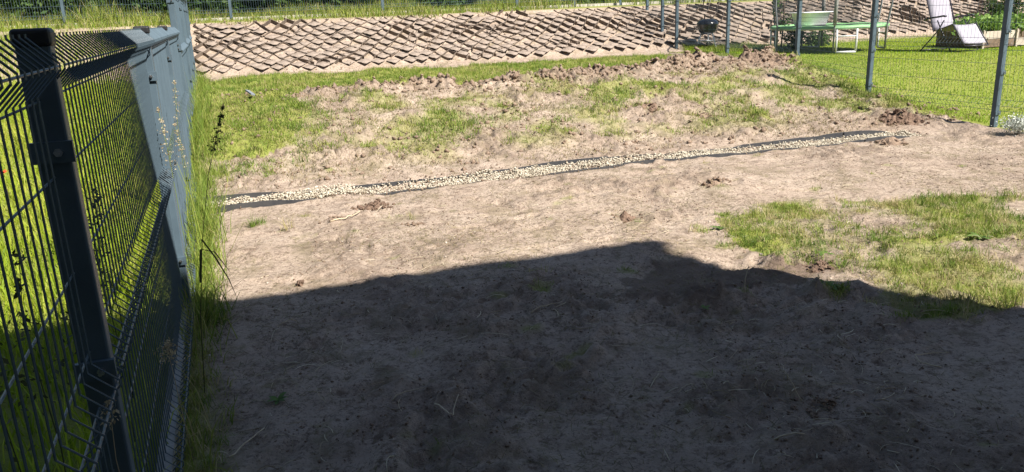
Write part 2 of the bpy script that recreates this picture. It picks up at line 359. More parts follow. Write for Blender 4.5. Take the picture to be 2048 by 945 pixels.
# ---------------------------------------------------------------- the house that shades the foreground (behind the camera)
def house():
    h = thing('terraced_house', 'grey rendered two storey house end behind the viewer', 'house', W(0, 0, 0), ANG)
    MB().box((-12.15, -6.15, 3.45), (35.82, 10, 6.9)).build('wall', M['render'], h)
    rf = MB(); x0, x1 = -30.1, 5.78
    prof = [(-1.02, 6.86), (-1.02, 7.0), (-6.25, 10.2), (-11.5, 7.0), (-11.5, 6.86), (-6.25, 9.96)]
    n = len(prof); rf.add([(x0, y, z) for y, z in prof] + [(x1, y, z) for y, z in prof], [(i, (i + 1) % n, n + (i + 1) % n, n + i) for i in range(n)] + [(0, 4, 5), (1, 0, 5, 2), (3, 2, 5, 4), (n + 4, n, n + 5), (n, n + 1, n + 2, n + 5), (n + 2, n + 3, n + 4, n + 5)][1:3] + [(n, n + 1, n + 2, n + 5), (n + 2, n + 3, n + 4, n + 5)])
    rf.build('roof', M['roof'], h)
    MB().add([(5.7, -1.25, 6.9), (5.7, -11.25, 6.9), (5.7, -6.25, 9.9), (5.4, -1.25, 6.9), (5.4, -11.25, 6.9), (5.4, -6.25, 9.9)], [(0, 1, 2), (5, 4, 3), (0, 2, 5, 3), (1, 4, 5, 2)]).build('gable', M['render'], h)
    g = MB(); g.tube([(x0, -.99, 6.93), (5.80, -.99, 6.93)], .06, 8).build('gutter', M['steel'], h)
    MB().tube([(5.62, -1.06, 6.9), (5.62, -1.09, 6.6), (5.62, -1.09, 0)], .04, 8).build('downpipe', M['steel'], h)
    for cx, z0, z1, w_ in [(-3.2, .1, 2.2, 1.6), (-.1, .08, 2.2, 1.1), (2.4, .1, 2.2, 2.2), (-3.2, 3.7, 5.2, 1.4), (0, 3.7, 5.2, 1.4), (3, 3.7, 5.2, 1.4)]:
        w = MB().box((cx, -1.135, (z0 + z1) / 2), (w_, .06, z1 - z0)).build('window', M['white'], h)
        MB().box((cx, -1.10, (z0 + z1) / 2), (w_ - .16, .03, z1 - z0 - .16)).build('pane', M['glass'], w)
house()

# ---------------------------------------------------------------- panel fences
FOLDS = [(1.435, .055), (.78, .052), (.10, .052)]            # height of each fold and half its height
FLAT = [1.22, 1.02, .56, .34]
def wire_profile(hgt=1.497):
    pts = [(0, hgt)]; sc = 1.0
    for c, hh in FOLDS:
        top = c * sc + hh
        if top < hgt - .005: pts.append((0, top))
        pts += [(.047, c * sc + .006), (.047, c * sc - .006), (0, c * sc - hh)]
    pts.append((0, .015)); return pts
def hwires(sc=1.0):
    out = [(.003, z * sc) for z in FLAT]
    for c, hh in FOLDS: out += [(.05, c * sc), (.003, c * sc - hh - .01)] + ([(.003, c * sc + hh + .012)] if c < 1.4 else [])
    return out
def vwire_mb(y=0., dz=0., tilt=0., r=.0023, n=5, mb=None):
    mb = mb or MB(); mb.tube([(o_, y, z + dz) for o_, z in wire_profile()], r, n); return mb
def post_parts(root, y, x, z0, top, clamps, cw=.062, cd=.042, face=-1):
    p = bevel(MB().box((x, y, (z0 - .3 + top) / 2), (cw, cd, top - z0 + .3)).build('post', M['steel'], root), .005)
    bevel(MB().box((x, y, top + .011), (cw + .009, cd + .009, .036)).build('cap', M['cap'], p), .009, 3)
    for zc in clamps:
        k = MB(); k.box((x, y + face * (cd / 2 + .006), zc), (cw + .016, .012, .042)); k.build('clamp', M['steel'], p)
        b = MB(); b.tube([(x + .012, y + face * (cd / 2 + .012), zc), (x + .012, y + face * (cd / 2 + .02), zc)], .0085, 6); b.tube([(x + .012, y + face * (cd / 2 + .02), zc), (x + .012, y + face * (cd / 2 + .034), zc)], .0045, 6)
        b.build('bolt', M['bolt'], p)
    return p

def left_fence():
    root = thing('panel_fence', 'dark wire panel fence with anthracite posts running along the left side', 'fence', W(0, 0, 0), ANG)
    posts = [(-.72, 0), (1.78, 0), (4.28, 0), (6.78, 0), (9.28, .0), (11.78, .46), (14.28, .48), (16.3, .5), (18.2, 1.45)]
    VW = vwire_mb().mesh('vertical_wire'); VW.materials.append(M['steel'])
    for i, (s, z) in enumerate(posts):
        t = float(fence_t(s)); step = posts[i + 1][1] if i + 1 < len(posts) else z
        top = max(z, step if step - z > .05 else z) + 1.478
        cl = [z + 1.27, z + .80, z + .33] + ([step + 1.3, step + .85] if step - z > .05 else [])
        post_parts(root, s, t, z, top, cl)
        if i + 1 == len(posts): break
        s2, z2 = posts[i + 1]; t2 = float(fence_t(s2)); zz = max(z, z2); L = s2 - s - .05; ang = atan2(-(t2 - t), s2 - s)
        off = Vector((t, s + .025, zz))
        hw = MB(); sp = []
        nw = int(L / .05); 
        for x_, z_ in hwires(): hw.tube([(x_ - .009, 0, z_), (x_ - .009, L, z_)], .0026, 5)
        if i in (0, 1):
            pan = hw.build('panel', M['steel'], root); pan.location = off; pan.rotation_euler = (0, 0, ang)
            for k in range(nw + 1):
                if i == 0 and k * .05 < 1.0: continue                # behind the viewer
                w = link('vertical_wire', VW, None, pan); w.location = (0, .01 + k * .05, 0)
        else:
            for k in range(nw + 1): vwire_mb(.01 + k * .05, 0, 0, .0026, 4, hw)
            pan = hw.build('panel', M['steel'], root); pan.location = off; pan.rotation_euler = (0, 0, ang)
        b = MB().box((-.02, L / 2, -.06), (.05, L, .26)).build('plinth_board', M['plinth'], root); b.location = off; b.rotation_euler = (0, 0, ang)
left_fence()

def right_fence():
    root = thing('panel_fence', 'anthracite wire panel fence on the right between bare soil and the lawn', 'fence', W(0, 0, 0), ANG)
    for i, (s, t) in enumerate(RP):
        z = float(zbase(np.array(s))); nz = float(zbase(np.array(RP[min(i + 1, len(RP) - 1)][0])))
        dz = .12 if s > 16 else 0
        post_parts(root, s, t, z, max(z, nz) + 1.58, [z + .16, z + .62, z + 1.08, z + 1.45], .06, .06)
        if i + 1 == len(RP): break
        s2, t2 = RP[i + 1]; z2 = float(zbase(np.array(s2))); L = hypot(s2 - s, t2 - t) - .07; ang = atan2(-(t2 - t), s2 - s)
        hw = MB()
        for x_, z_ in hwires(): hw.tube([(-x_, 0, z_), (-x_, L, z_)], .0021, 4)
        for k in range(int(L / .05) + 1): hw.tube([(-o_, .01 + k * .05, zz) for o_, zz in wire_profile()], .0017, 4)
        pan = hw.build('panel', M['steel'], root); pan.location = (t - sin(ang) * .035, s + cos(ang) * .035, min(z, z2) + .06 + (.1 if z2 - z < .1 else max(0, (z2 - z) * .5))); pan.rotation_euler = (0, 0, ang)
right_fence()

def far_fence():
    root = thing('panel_fence', 'wire panel fence on white concrete boards along the top of the embankment', 'fence', W(0, 18.95, 1.58), ANG)
    ps = [-14.2, -10.9, -7.6, -4.3, -3.34 + .04, -.04, 3.3, 6.59, 8.1, 9.37, 11.8, 14.3, 16.8]
    ps.remove(-4.3)
    for i, t in enumerate(ps):
        p = bevel(MB().box((t, 0, .6), (.06, .04, 1.9)).build('post', M['steel'], root), .004)
        MB().box((t, 0, 1.565), (.07, .05, .03)).build('cap', M['cap'], p)
        if i + 1 == len(ps): break
        L = ps[i + 1] - t - .07
        hw = MB(); n = int(L / .05)
        for k in range(n + 1): hw.tube([(t + .045 + k * .05, -o_, z + .06) for o_, z in wire_profile()], .0026, 4)
        for x_, z_ in hwires(): hw.tube([(t + .035, -x_, z_ + .06), (t + .035 + L, -x_, z_ + .06)], .0028, 4)
        hw.build('panel', M['steel'], root)
        MB().box((t + .035 + L / 2, -.01, .0), (L - .01, .06, .12)).build('plinth_board', M['concrete'], root)
far_fence()

# ---------------------------------------------------------------- gravel strip with its two edgings
def gravel():
    n = 15500; t = rng.uniform(-.5, 7.15, n); s = rng.uniform(6.885, 7.16, n)
    keep = rng.random(n) < .72 + 1.1 * fbm(t, s, 1.6, 2, 140.); t, s = t[keep], s[keep]; n = len(t)
    r = rng.uniform(.0045, .0105, n); z = height(t, s) + r * .4 + rng.uniform(.010, .030, n) + .008 * sm(s, 7.0, 7.17) - .010 * (rng.random(n) < .3)
    ico = bmesh.new(); bmesh.ops.create_icosphere(ico, subdivisions=1, radius=1); ico.verts.ensure_lookup_table()
    V0 = np.array([v.co[:] for v in ico.verts]); F0 = np.array([[v.index for v in f.verts] for f in ico.faces]); ico.free()
    sc = rng.uniform(.55, 1.5, (n, 1, 3)); sc[:, :, 2] *= .75; V = V0[None] * sc * (1 + rng.uniform(-.18, .18, (n, len(V0), 1)))
    a = rng.random(n) * 2 * pi; ca, sa = np.cos(a)[:, None], np.sin(a)[:, None]
    X = V[..., 0] * ca - V[..., 1] * sa; Y = V[..., 0] * sa + V[..., 1] * ca
    V = np.stack([X, Y, V[..., 2]], -1) * r[:, None, None] + Wn(t, s, z)[:, None]
    F = (np.arange(n)[:, None, None] * len(V0) + F0[None]).reshape(-1, 3)
    o = link('gravel', fast_mesh('gravel', V.reshape(-1, 3), [F], {'tone': np.repeat(np.clip(rng.normal(.6, .28, n), 0, 1), len(V0))}), M['pebble'])
    tag(o, 'cream pebbles filling the narrow strip between the black edgings', 'gravel', kind='stuff')
    for nm, s0, lab, top in [('edging_strip', 6.86, 'black plastic edging on the near side of the pebble strip', .020), ('edging_strip', 7.18, 'black plastic edging on the far side of the pebble strip', .008)]:
        root = thing(nm, lab, 'garden edging', W(0, s0, 0), ANG)
        L = .98; k = 0; t0 = -.5
        while t0 < 7.1:
            t1 = min(t0 + L, 7.15); ts = np.linspace(t0, t1 - .006, 9)
            w = .012 * np.sin(ts * 2.1 + s0 * 9) + .006 * np.sin(ts * 5.3 + s0)
            zt = .012 + top + .03 * float(sm(np.array(s0), 6.9, 7.2)) + .012 * np.sin(ts * 1.7 + s0 * 3) - .05 * sm(ts, 6.5, 7.2) - .022 * sm(fbm(ts, ts * 0 + s0, 1.7, 2, 33.), -.05, .35) + rng.uniform(-.006, .006)
            th = .007
            rows = [[(a, b - th, -.12) for a, b in zip(ts, w)], [(a, b - th, c) for a, b, c in zip(ts, w, zt)], [(a, b + th, c) for a, b, c in zip(ts, w, zt)], [(a, b + th, -.12) for a, b in zip(ts, w)]]
            mb = MB(); mb.grid(rows); n_ = 9; mb.f += [(0, n_, 2 * n_, 3 * n_), (n_ - 1, 4 * n_ - 1, 3 * n_ - 1, 2 * n_ - 1)]
            sec = mb.build('edging_section', M['edging'], root)
            if k % 2 == 0: MB().box((t1 - .012, float(w[-1]) - .013, float(zt[-1]) - .05), (.05, .014, .10)).build('connector', M['edging'], sec)
            t0 += L; k += 1
gravel()

# ---------------------------------------------------------------- cellular slope mat on the embankment
SL = atan2(.98, 1.9); SL_LEN = hypot(.98, 1.9)
def slope_pt(t, v, hgt=0.):
    """v metres up the slope face from s = 16.5, hgt off the face"""
    s = 16.5 + v * cos(SL) - hgt * sin(SL); z = .55 + v * sin(SL) + hgt * cos(SL)
    return (t, s, z)
CW, CV = .31, .36
def slope_mat():
    root = thing('cellular_slope_mat', 'diamond celled earth retaining mat filled with sand covering the embankment face', 'slope mat', W(0, 0, 0), ANG)
    T0, T1 = -.84, 21.0; nrow = int(SL_LEN / (CV / 2))
    def wob(t, v): return .05 * sin(t * 1.3 + v * 2.) + .30 * float(fbm(np.array([t]), np.array([v]), 1.7, 2, 55.)[0]) * .5
    def covered(t, v):     # where loose sand has run over the cells
        c = float(fbm(np.array([t * .9]), np.array([v * 1.4]), 1.0, 3, 61.)[0])
        edge = .16 + .10 * sin(t * .9) + .1 * sin(t * 2.3 + 1) + .35 * float(sm(np.array(t), 5.0, 8.8)) * (t < 9.6)
        return v < edge or c > .33 or (abs(t - 4.2) < .45 and v > 1.3 and c > -.1)
    def wallh(t, v):
        return .026 + .045 * float(np.clip(.55 + 2.2 * fbm(np.array([t * 1.1]), np.array([v * 1.6]), 1.0, 2, 77.)[0], 0, 1.3))
    # walls: strips that zigzag along the bank and meet at their corners
    nstrip = int(SL_LEN / (CV / 2)) + 1
    for k in range(nstrip + 1):
        v0 = k * CV / 2; n = int((T1 - T0) / (CW / 2)); A = []; seg = 4
        pts = []
        for i in range(n + 1):
            t = T0 + i * CW / 2; up_ = (i + k) % 2
            pts.append((t, v0 + (CV / 4 if up_ else -CV / 4)))
        fine = []
        for i in range(n):
            for q in range(seg):
                f = q / seg; e = f * f * (3 - 2 * f) * .35 + f * .65
                fine.append((pts[i][0] * (1 - f) + pts[i + 1][0] * f, pts[i][1] * (1 - e) + pts[i + 1][1] * e))
        mb = MB(); run = []
        def flush():
            if len(run) > 2:
                r = [[], [], [], []]
                for (t, v, h_) in run:
                    r[0].append(slope_pt(t, v - .006, -.06)); r[1].append(slope_pt(t, v - .006, h_)); r[2].append(slope_pt(t, v + .006, h_)); r[3].append(slope_pt(t, v + .006, -.06))
                MB().grid(r).build('cell_wall', M['cellwall'], root)
        for (t, v) in fine:
            v2 = v + wob(t, v)
            if v2 < .02 or v2 > SL_LEN - .02 or covered(t, v2) or random.random() < .022: flush(); run.clear(); continue
            run.append((t + .16 * float(fbm(np.array([t]), np.array([v2]), 2.1, 2, 58.)[0]), v2, wallh(t, v2) + random.uniform(-.006, .006)))
        flush()
    # sand in the cells: higher against the downhill wall, slumped away from the uphill one
    var = []
    rr = np.random.default_rng(5)
    for q in range(12):
        m_ = 6; rows = []; dz = rr.uniform(-.006, .010)
        ph = rr.uniform(0, 6, 4)
        for a in range(m_):
            row = []
            for b in range(m_):
                x = a / (m_ - 1) - .5; y = b / (m_ - 1) - .5
                ct = (x - y) * CW * .5; cv = (x + y) * CV * .5
                edge = max(abs(x), abs(y)) * 2
                h_ = .018 - .075 * cv / (CV / 2) * .5 + .012 * (1 - edge ** 2) + dz + .006 * sin(ph[0] + a * 1.9) + .005 * sin(ph[1] + b * 2.3 + a)
                row.append(Vector((ct * .985, cv * .985, h_)))
            rows.append(row)
        var.append(rows)
    R = Matrix(((1, 0, 0), (0, cos(SL), -sin(SL)), (0, sin(SL), cos(SL))))
    meshes = []
    for rows in var:
        me = MB().grid([[tuple(R @ p) for p in row] for row in rows]).mesh('soil_cell', True); me.materials.append(M['sand']); meshes.append(me)
    cells = []
    for k in range(nstrip):
        vk = k * CV / 2 + CV / 4
        for i in range(int((T1 - T0) / CW) + 1):
            t = T0 + i * CW + (CW / 2 if k % 2 else 0); v = vk + wob(t, vk)
            if v < .1 or v > SL_LEN - .12 or t < T0 + .1 or t > T1: continue
            cells.append((t + .16 * float(fbm(np.array([t]), np.array([v]), 2.1, 2, 58.)[0]), v, rr.integers(12), rr.uniform(-.028, .018), covered(t, v)))
    order = sorted(range(len(cells)), key=lambda j: hypot(*W(*cells[j][:2])[:2]) if False else (cells[j][0] - 4) ** 2)
    rest = MB()
    for q, j in enumerate(order):
        t, v, k, dh, cov = cells[j]; p = slope_pt(t, v, dh + (.02 if cov else 0))
        if q < 300:
            o = link('soil_cell', meshes[k], None, root); o.location = p
        else:
            off = Vector(p); rest.grid([[tuple(R @ c + off) for c in row] for row in var[k]])
    o = rest.build('soil_cell', M['sand'], root, True); o['kind'] = 'stuff'
slope_mat()
def slope_litter():
    n = 5200; t = rng.uniform(-.9, 20, n); s = rng.uniform(16.35, 18.4, n); k = rng.random(n) < .35 + 1.2 * fbm(t, s, 1.3, 3, 61.); t, s = t[k], s[k]
    r = .006 + .022 * rng.random(len(t)) ** 3
    global SLOPE_CRUMBS; SLOPE_CRUMBS = (t, s, r)
slope_litter()

# ---------------------------------------------------------------- clods, heaps and litter on the soil
def clod_mesh(r, seed, sub=2, squash=.7):
    bm = bmesh.new(); bmesh.ops.create_icosphere(bm, subdivisions=sub, radius=1); q = np.random.default_rng(seed)
    P = np.array([v.co[:] for v in bm.verts]); o = q.uniform(0, 50)
    d = 1 + .8 * fbm(P[:, 0] + o, P[:, 1] + P[:, 2] * 1.7, 1.6, 3) + .9 * fbm(P[:, 2] + o, P[:, 0] - P[:, 1], 3.3, 2)
    for v, k in zip(bm.verts, d): v.co = Vector((v.co.x, v.co.y, v.co.z * squash)) * float(k * r)
    me = bpy.data.meshes.new('clod'); bm.to_mesh(me); bm.free(); return me
def many_clods(name, t, s, r, material, lift=.25):
    rr = np.random.default_rng(len(t)); n = len(t)
    ico = bmesh.new(); bmesh.ops.create_icosphere(ico, subdivisions=1, radius=1); ico.verts.ensure_lookup_table()
    V0 = np.array([v.co[:] for v in ico.verts]); F0 = np.array([[v.index for v in f.verts] for f in ico.faces]); ico.free()
    V = V0[None] * rr.uniform(.6, 1.35, (n, 1, 3)) * (1 + rr.uniform(-.35, .35, (n, len(V0), 1))); V[..., 2] *= .75
    V = V * r[:, None, None] + Wn(t, s, height(t, s) + r * lift)[:, None]
    F = (np.arange(n)[:, None, None] * len(V0) + F0[None]).reshape(-1, 3)
    return link(name, fast_mesh(name, V.reshape(-1, 3), [F], None, False), material)
def heap(label, t, s, rad, n, dark=False, grp=None):
    root = thing('soil_heap', label, 'soil heap', W(t, s, zat(t, s)), ANG); rr = random.Random(int(t * 100 + s * 31))
    mt = M['clod_dark'] if dark else M['clod']; k = 15; g = np.linspace(-1, 1, k); X, Y = np.meshgrid(g, g)
    d = np.hypot(X, Y); hz = min(rad, .3) * .26 * np.clip(1 - d, 0, 1) ** .8 * (1 + 1.8 * fbm(X * rad * 14 + t * 9, Y * rad * 14, 1., 3)) - .012 - .03 * sm(d, .8, 1.2)
    z0 = zat(t, s); hz = hz + height(t + X.ravel() * rad, s + Y.ravel() * rad * .85).reshape(k, k) - z0
    MB().grid([[(X[i, j] * rad, Y[i, j] * rad * .85, float(hz[i, j])) for j in range(k)] for i in range(k)]).build('mound', mt, root)
    for q_ in range(int(n * 1.5)):
        a = rr.uniform(0, 2 * pi); q = rad * 1.15 * sqrt(rr.random()); r = rr.uniform(.007, .021) * (1.25 - q / rad * .5) * (rad / .13) ** .7
        o = link('clod', clod_mesh(r, rr.randint(0, 9999), 2, .75), mt, root)
        o.location = (q * cos(a), q * sin(a) * .85, r * .3 + max(0, 1 - q / rad) * .18 * min(rad, .3) + zat(t + q * cos(a), s + q * sin(a) * .85) - z0); o.rotation_euler = (rr.uniform(-.5, .5), 0, rr.uniform(0, 6))
heap('largest crumbly brown soil heap just in front of the pebble strip', .89, 6.33, .15, 26, True)
heap('small reddish soil heap beside a long dry root', .51, 6.01, .11, 14)
heap('small soil heap right of the two larger heaps near the pebble strip', 1.07, 5.6, .08, 9)
heap('tiny row of dark clods in the middle of the sunny soil', 2.55, 5.08, .12, 10, True)
heap('heap of moist clods below the grass patch on the right', 3.1, 3.63, .10, 14, True)
heap('dark turf clods at the crest left of the fence corner', 5.27, 11.72, .16, 12, True)
heap('dark clods on the crest beside the grass band', 5.54, 11.47, .14, 8, True)
heap('big dug sods on the crest below the kettle barbecue', 7.55, 12.1, .6, 30)
heap('dug sods on the crest against the right fence', 8.3, 11.5, .55, 26)
heap('hollow with dark clods on the grassy bank', 4.81, 9.01, .22, 14, True)
heap('clods on the bank to the right of the hollow', 5.41, 8.58, .16, 10)
heap('little clods at the left end of the crest', .67, 11.45, .18, 12)
heap('lone brown clods in the grass of the crest', 1.47, 11.2, .14, 9)
heap('brown clods near the fence above the pebble strip', -.1, 8.3, .08, 7)
heap('dark turned clods at the right end of the pebble strip', 7.45, 7.5, .3, 26, True)
heap('clods just before the right end of the pebble strip', 6.42, 6.6, .2, 16)
heap('grassy clods in front of the pebble strip on the right', 3.72, 5.71, .14, 12)
def crumbs(name, t, s, r, material, lift=.2):
    n = len(t); rr = np.random.default_rng(n)
    V0 = np.array([(1, 0, 0), (-1, 0, 0), (0, 1, 0), (0, -1, 0), (0, 0, 1), (0, 0, -1.)]); F0 = np.array([(0, 2, 4), (2, 1, 4), (1, 3, 4), (3, 0, 4), (2, 0, 5), (1, 2, 5), (3, 1, 5), (0, 3, 5)])
    V = V0[None] * rr.uniform(.55, 1.4, (n, 1, 3)) + rr.uniform(-.35, .35, (n, 6, 3)); a = rr.random(n) * 6.3; ca, sa = np.cos(a)[:, None], np.sin(a)[:, None]
    V = np.stack([V[..., 0] * ca - V[..., 1] * sa, V[..., 0] * sa + V[..., 1] * ca, V[..., 2] * .8], -1) * r[:, None, None] + Wn(t, s, height(t, s) + r * lift)[:, None]
    return link(name, fast_mesh(name, V.reshape(-1, 3), [(np.arange(n)[:, None, None] * 6 + F0[None]).reshape(-1, 3)]), material)
def loose():
    n = 70000; t, s = scatter(-.4, 8, 1.2, 6.8, n); d = .30 + 1.3 * fbm(t, s, 1.9, 3, 8.) + .8 * fbm(t, s, 6., 2, 14.); k = (rng.random(n) < d) & (rng.random(n) < 1.25 - .1 * s)
    t, s = t[k], s[k]; r = .002 + .007 * rng.random(len(t)) ** 3
    tag(crumbs('loose_crumbs', t, s, r, M['clod']), 'small crumbs of soil strewn over the bare plot', 'soil crumbs', kind='stuff')
    n = 16000; t, s = scatter(-.4, 8, 1.2, 6.8, n); d = .10 + 1.2 * fbm(t, s, 2.7, 3, 28.); k = rng.random(n) < d
    t, s = t[k], s[k]; r = .0015 + .0055 * rng.random(len(t)) ** 2
    tag(crumbs('moist_crumbs', t, s, r, M['clod_dark']), 'darker moist crumbs in patches on the bare plot', 'soil crumbs', kind='stuff')
    n = 26000; t, s = scatter(-.3, 8.8, 7.3, 12.4, n); g = ridge_map(t, s); k = rng.random(n) < .16 + .4 * fbm(t, s, 1.8, 3, 29.) + g * .9
    t, s = t[k], s[k]; r = (.006 + .030 * rng.random(len(t)) ** 4) * (1 + .7 * ridge_map(t, s))
    tag(crumbs('bank_clods', t, s, r, M['clod']), 'turned clods strewn over the bank behind the pebbles', 'soil clods', kind='stuff')
    n = 2600; t, s = scatter(2, 9, 10.6, 12.4, n); g = ridge_map(t, s); k = rng.random(n) < g * .5; t, s = t[k], s[k]; r = .010 + .036 * rng.random(len(t)) ** 2.5
    tag(many_clods('ridge_sods', t, s, r, M['clod'], .15), 'broken sods along the crest of the bank', 'soil clods', kind='stuff')
    n = 3800; t, s = scatter(-.4, 7.2, 6.78, 7.26, n); k = rng.random(n) < .4 + 1.5 * fbm(t, s, 1.3, 2, 150.); t, s = t[k], s[k]; r = .003 + .010 * rng.random(len(t)) ** 2
    tag(crumbs('spilled_soil', t, s, r, M['clod'], 1.2), 'soil crumbs spilled onto the pebble strip and its edgings', 'soil crumbs', kind='stuff')
    t, s, r = SLOPE_CRUMBS; tag(crumbs('slope_crumbs', t, s, r, M['clod'], 1.5), 'crumbs of earth lying on the embankment face', 'soil crumbs', kind='stuff')
    n = 420; t, s = scatter(-.4, 9, 1.2, 9, n); r = rng.uniform(.003, .009, n)
    tag(many_clods('small_stones', t, s, r, M['woodpale'], .3), 'tiny pale stones scattered in the soil', 'stones', kind='stuff')
loose()

# ---------------------------------------------------------------- grass
def place(t0, t1, s0, s1, n, cond):
    t, s = scatter(t0, t1, s0, s1, n); k = cond(t, s); t, s = t[k], s[k]
    return t, s, Wn(t, s, height(t, s) - .004)
def garden_grass():
    acc = []
    def region(t0, t1, s0, s1, n, hlo, hhi, w, thr=.12, dry=.25, per=14, spread=.022):
        g = lambda t, s: (rng.random(len(t)) < (grass_map(t, s) - thr) * 1.2) & (t > fence_t(s)) & (t < rfence_t(s) + .05)
        t, s, P = place(t0, t1, s0, s1, n // per, g)
        ch = np.clip(rng.normal(1, .3, len(t)) + fbm(t, s, 3, 2, 50.), .4, 1.7); ct = .42 + .45 * fbm(t, s, 1.4, 3, 51.) + rng.normal(0, .2, len(t)) + dry * (rng.random(len(t)) < .33)
        cnt = rng.integers(per // 3, per * 2, len(t)); idx = np.repeat(np.arange(len(t)), cnt); N = len(idx)
        t = t[idx] + rng.normal(0, spread, N); s = s[idx] + rng.normal(0, spread, N); P = Wn(t, s, height(t, s) - .004)
        tone = np.clip(ct[idx] + rng.normal(0, .13, N), 0, 1)
        return blade_arrays(P, rng.uniform(hlo, hhi, N) * ch[idx], rng.uniform(.6, 1.2, N) * w, rng.uniform(.2, 1.3, N), None, tone)
    acc.append(region(-.8, 9.7, 8.0, 16.4, 195000, .03, .08, .0075, .12, .3, 12, .04))
    acc.append(region(2.6, 5.8, 2.4, 5.1, 62000, .02, .07, .004, .08, .6, 20, .026))
    acc.append(region(-.1, 6.6, 1.4, 6.8, 110000, .02, .055, .0035, .1, .5, 10, .018))
    acc.append(region(-.7, .2, 1.2, 4.1, 14000, .03, .10, .0035, .2, .6)); acc.append(region(-.7, .2, 4.1, 8.2, 36000, .05, .14, .004))
    V, Q, T, tn = zip(*acc); off = np.cumsum([0] + [len(v) for v in V])
    me = fast_mesh('grass', np.concatenate(V), [np.concatenate([q + o for q, o in zip(Q, off)]), np.concatenate([q + o for q, o in zip(T, off)])], {'tone': np.concatenate(tn)})
    tag(link('garden_grass', me, M['grass']), 'patchy grass growing through the bare soil of the plot', 'grass', kind='stuff')
garden_grass()
def fence_weeds():
    g = lambda t, s: (t > fence_t(s) + .0) & (t < fence_t(s) + .06 + .20 * rng.random(len(t)) ** 1.5 + .05 * fbm(t * 0, s, 2.5, 2))
    t, s, P = place(-.95, .1, 1.4, 16, 30000, g); N = len(t)
    h = rng.uniform(.12, .46, N) * (1 + .9 * (rng.random(N) < .06)) * np.clip(.8 + 1.2 * fbm(t * 0, s, 1.7, 2, 3.), .35, 1.4)
    tone = np.clip(rng.normal(.42, .25, N) + .3 * (1 - sm(s, 3.6, 4.6)), 0, 1); h = h * (.55 + .45 * sm(s, 3.4, 4.4))
    tag(blades('tall_fence_grass', P, h, rng.uniform(.003, .0065, N), rng.uniform(.15, .9, N), M['grass'], tone), 'tall uncut grass growing along the foot of the left fence', 'grass', kind='stuff')
fence_weeds()
def meadow():
    t, s, P = place(-9, -.3, 1.0, 18.2, 130000, lambda t, s: (t < fence_t(s) - .06) & (t > -1.6 - .42 * s)); N = len(t)
    h = rng.uniform(.06, .2, N) * np.clip(1 + fbm(t, s, .9, 3, 70.) * 1.2, .4, 1.8) * (1 + 1.1 * (rng.random(N) < .1))
    tone = np.clip(.62 + .5 * fbm(t, s, .7, 2, 71.) + rng.normal(0, .2, N), 0, 1)
    tag(blades('meadow_grass', P, h, rng.uniform(.005, .012, N), rng.uniform(.1, .9, N), M['meadow'], tone), 'bright yellowish meadow grass behind the left fence', 'grass', kind='stuff')
meadow()
def lawn():
    t, s, P = place(7.8, 18, 4.2, 16.4, 170000, lambda t, s: (t > rfence_t(s) + .03 + .06 * rng.random(len(t))) & (t < 5 + s * 1.05)); N = len(t)
    edge = np.exp(-((t - rfence_t(s)) / .25) ** 2) + sm(s, 15.0, 16.2) * 1.6 * (t < 11.5)
    h = rng.uniform(.018, .038, N) * (1 + edge * rng.random(N) * 2.2)
    tone = np.clip(.5 + .55 * fbm(t, s, .6, 3, 81.) + rng.normal(0, .18, N), 0, 1)
    tag(blades('mown_lawn', P, h, rng.uniform(.006, .011, N), rng.uniform(.2, 1.0, N), M['lawn'], tone), 'smooth mown yellow green lawn beyond the right fence', 'lawn', kind='stuff')
lawn()
def top_grass():
    t, s, P = place(-12, 9.0, 18.25, 20.5, 38000, lambda t, s: (s > 18.35 + .22 * fbm(t, s * 0, 1.2, 2) + .35 * sm(t, 5.5, 8.5)) & (rng.random(len(t)) < 1.0 - .8 * sm(t, 6.6, 8.3))); N = len(t)
    h = rng.uniform(.12, .45, N) * np.clip(.9 + fbm(t, s, .8, 2, 91.) * 1.3, .3, 1.6) * (.5 + .5 * sm(s, 18.4, 19.0)); tone = np.clip(rng.normal(.6, .25, N), 0, 1)
    tag(blades('bank_top_grass', P, h, rng.uniform(.008, .016, N), rng.uniform(.1, .8, N), M['grass'], tone), 'tall pale grass along the top of the embankment', 'grass', kind='stuff')
    t, s, P = place(9.6, 18, 18.4, 21, 9000, lambda t, s: s > 18.7); N = len(t)
    tag(blades('bank_top_grass', P, rng.uniform(.1, .35, N), rng.uniform(.01, .018, N), rng.uniform(.1, .8, N), M['grass']), 'tall grass on the embankment above the trampoline', 'grass', kind='stuff')
    t, s, P = place(9.7, 11.6, 14.6, 16.6, 5000, lambda t, s: rng.random(len(t)) < .8); N = len(t)
    tag(blades('rough_grass', P, rng.uniform(.05, .15, N), rng.uniform(.006, .011, N), rng.uniform(.2, .9, N), M['grass']), 'rough uncut grass round the legs of the kettle barbecue', 'grass', kind='stuff')
top_grass()
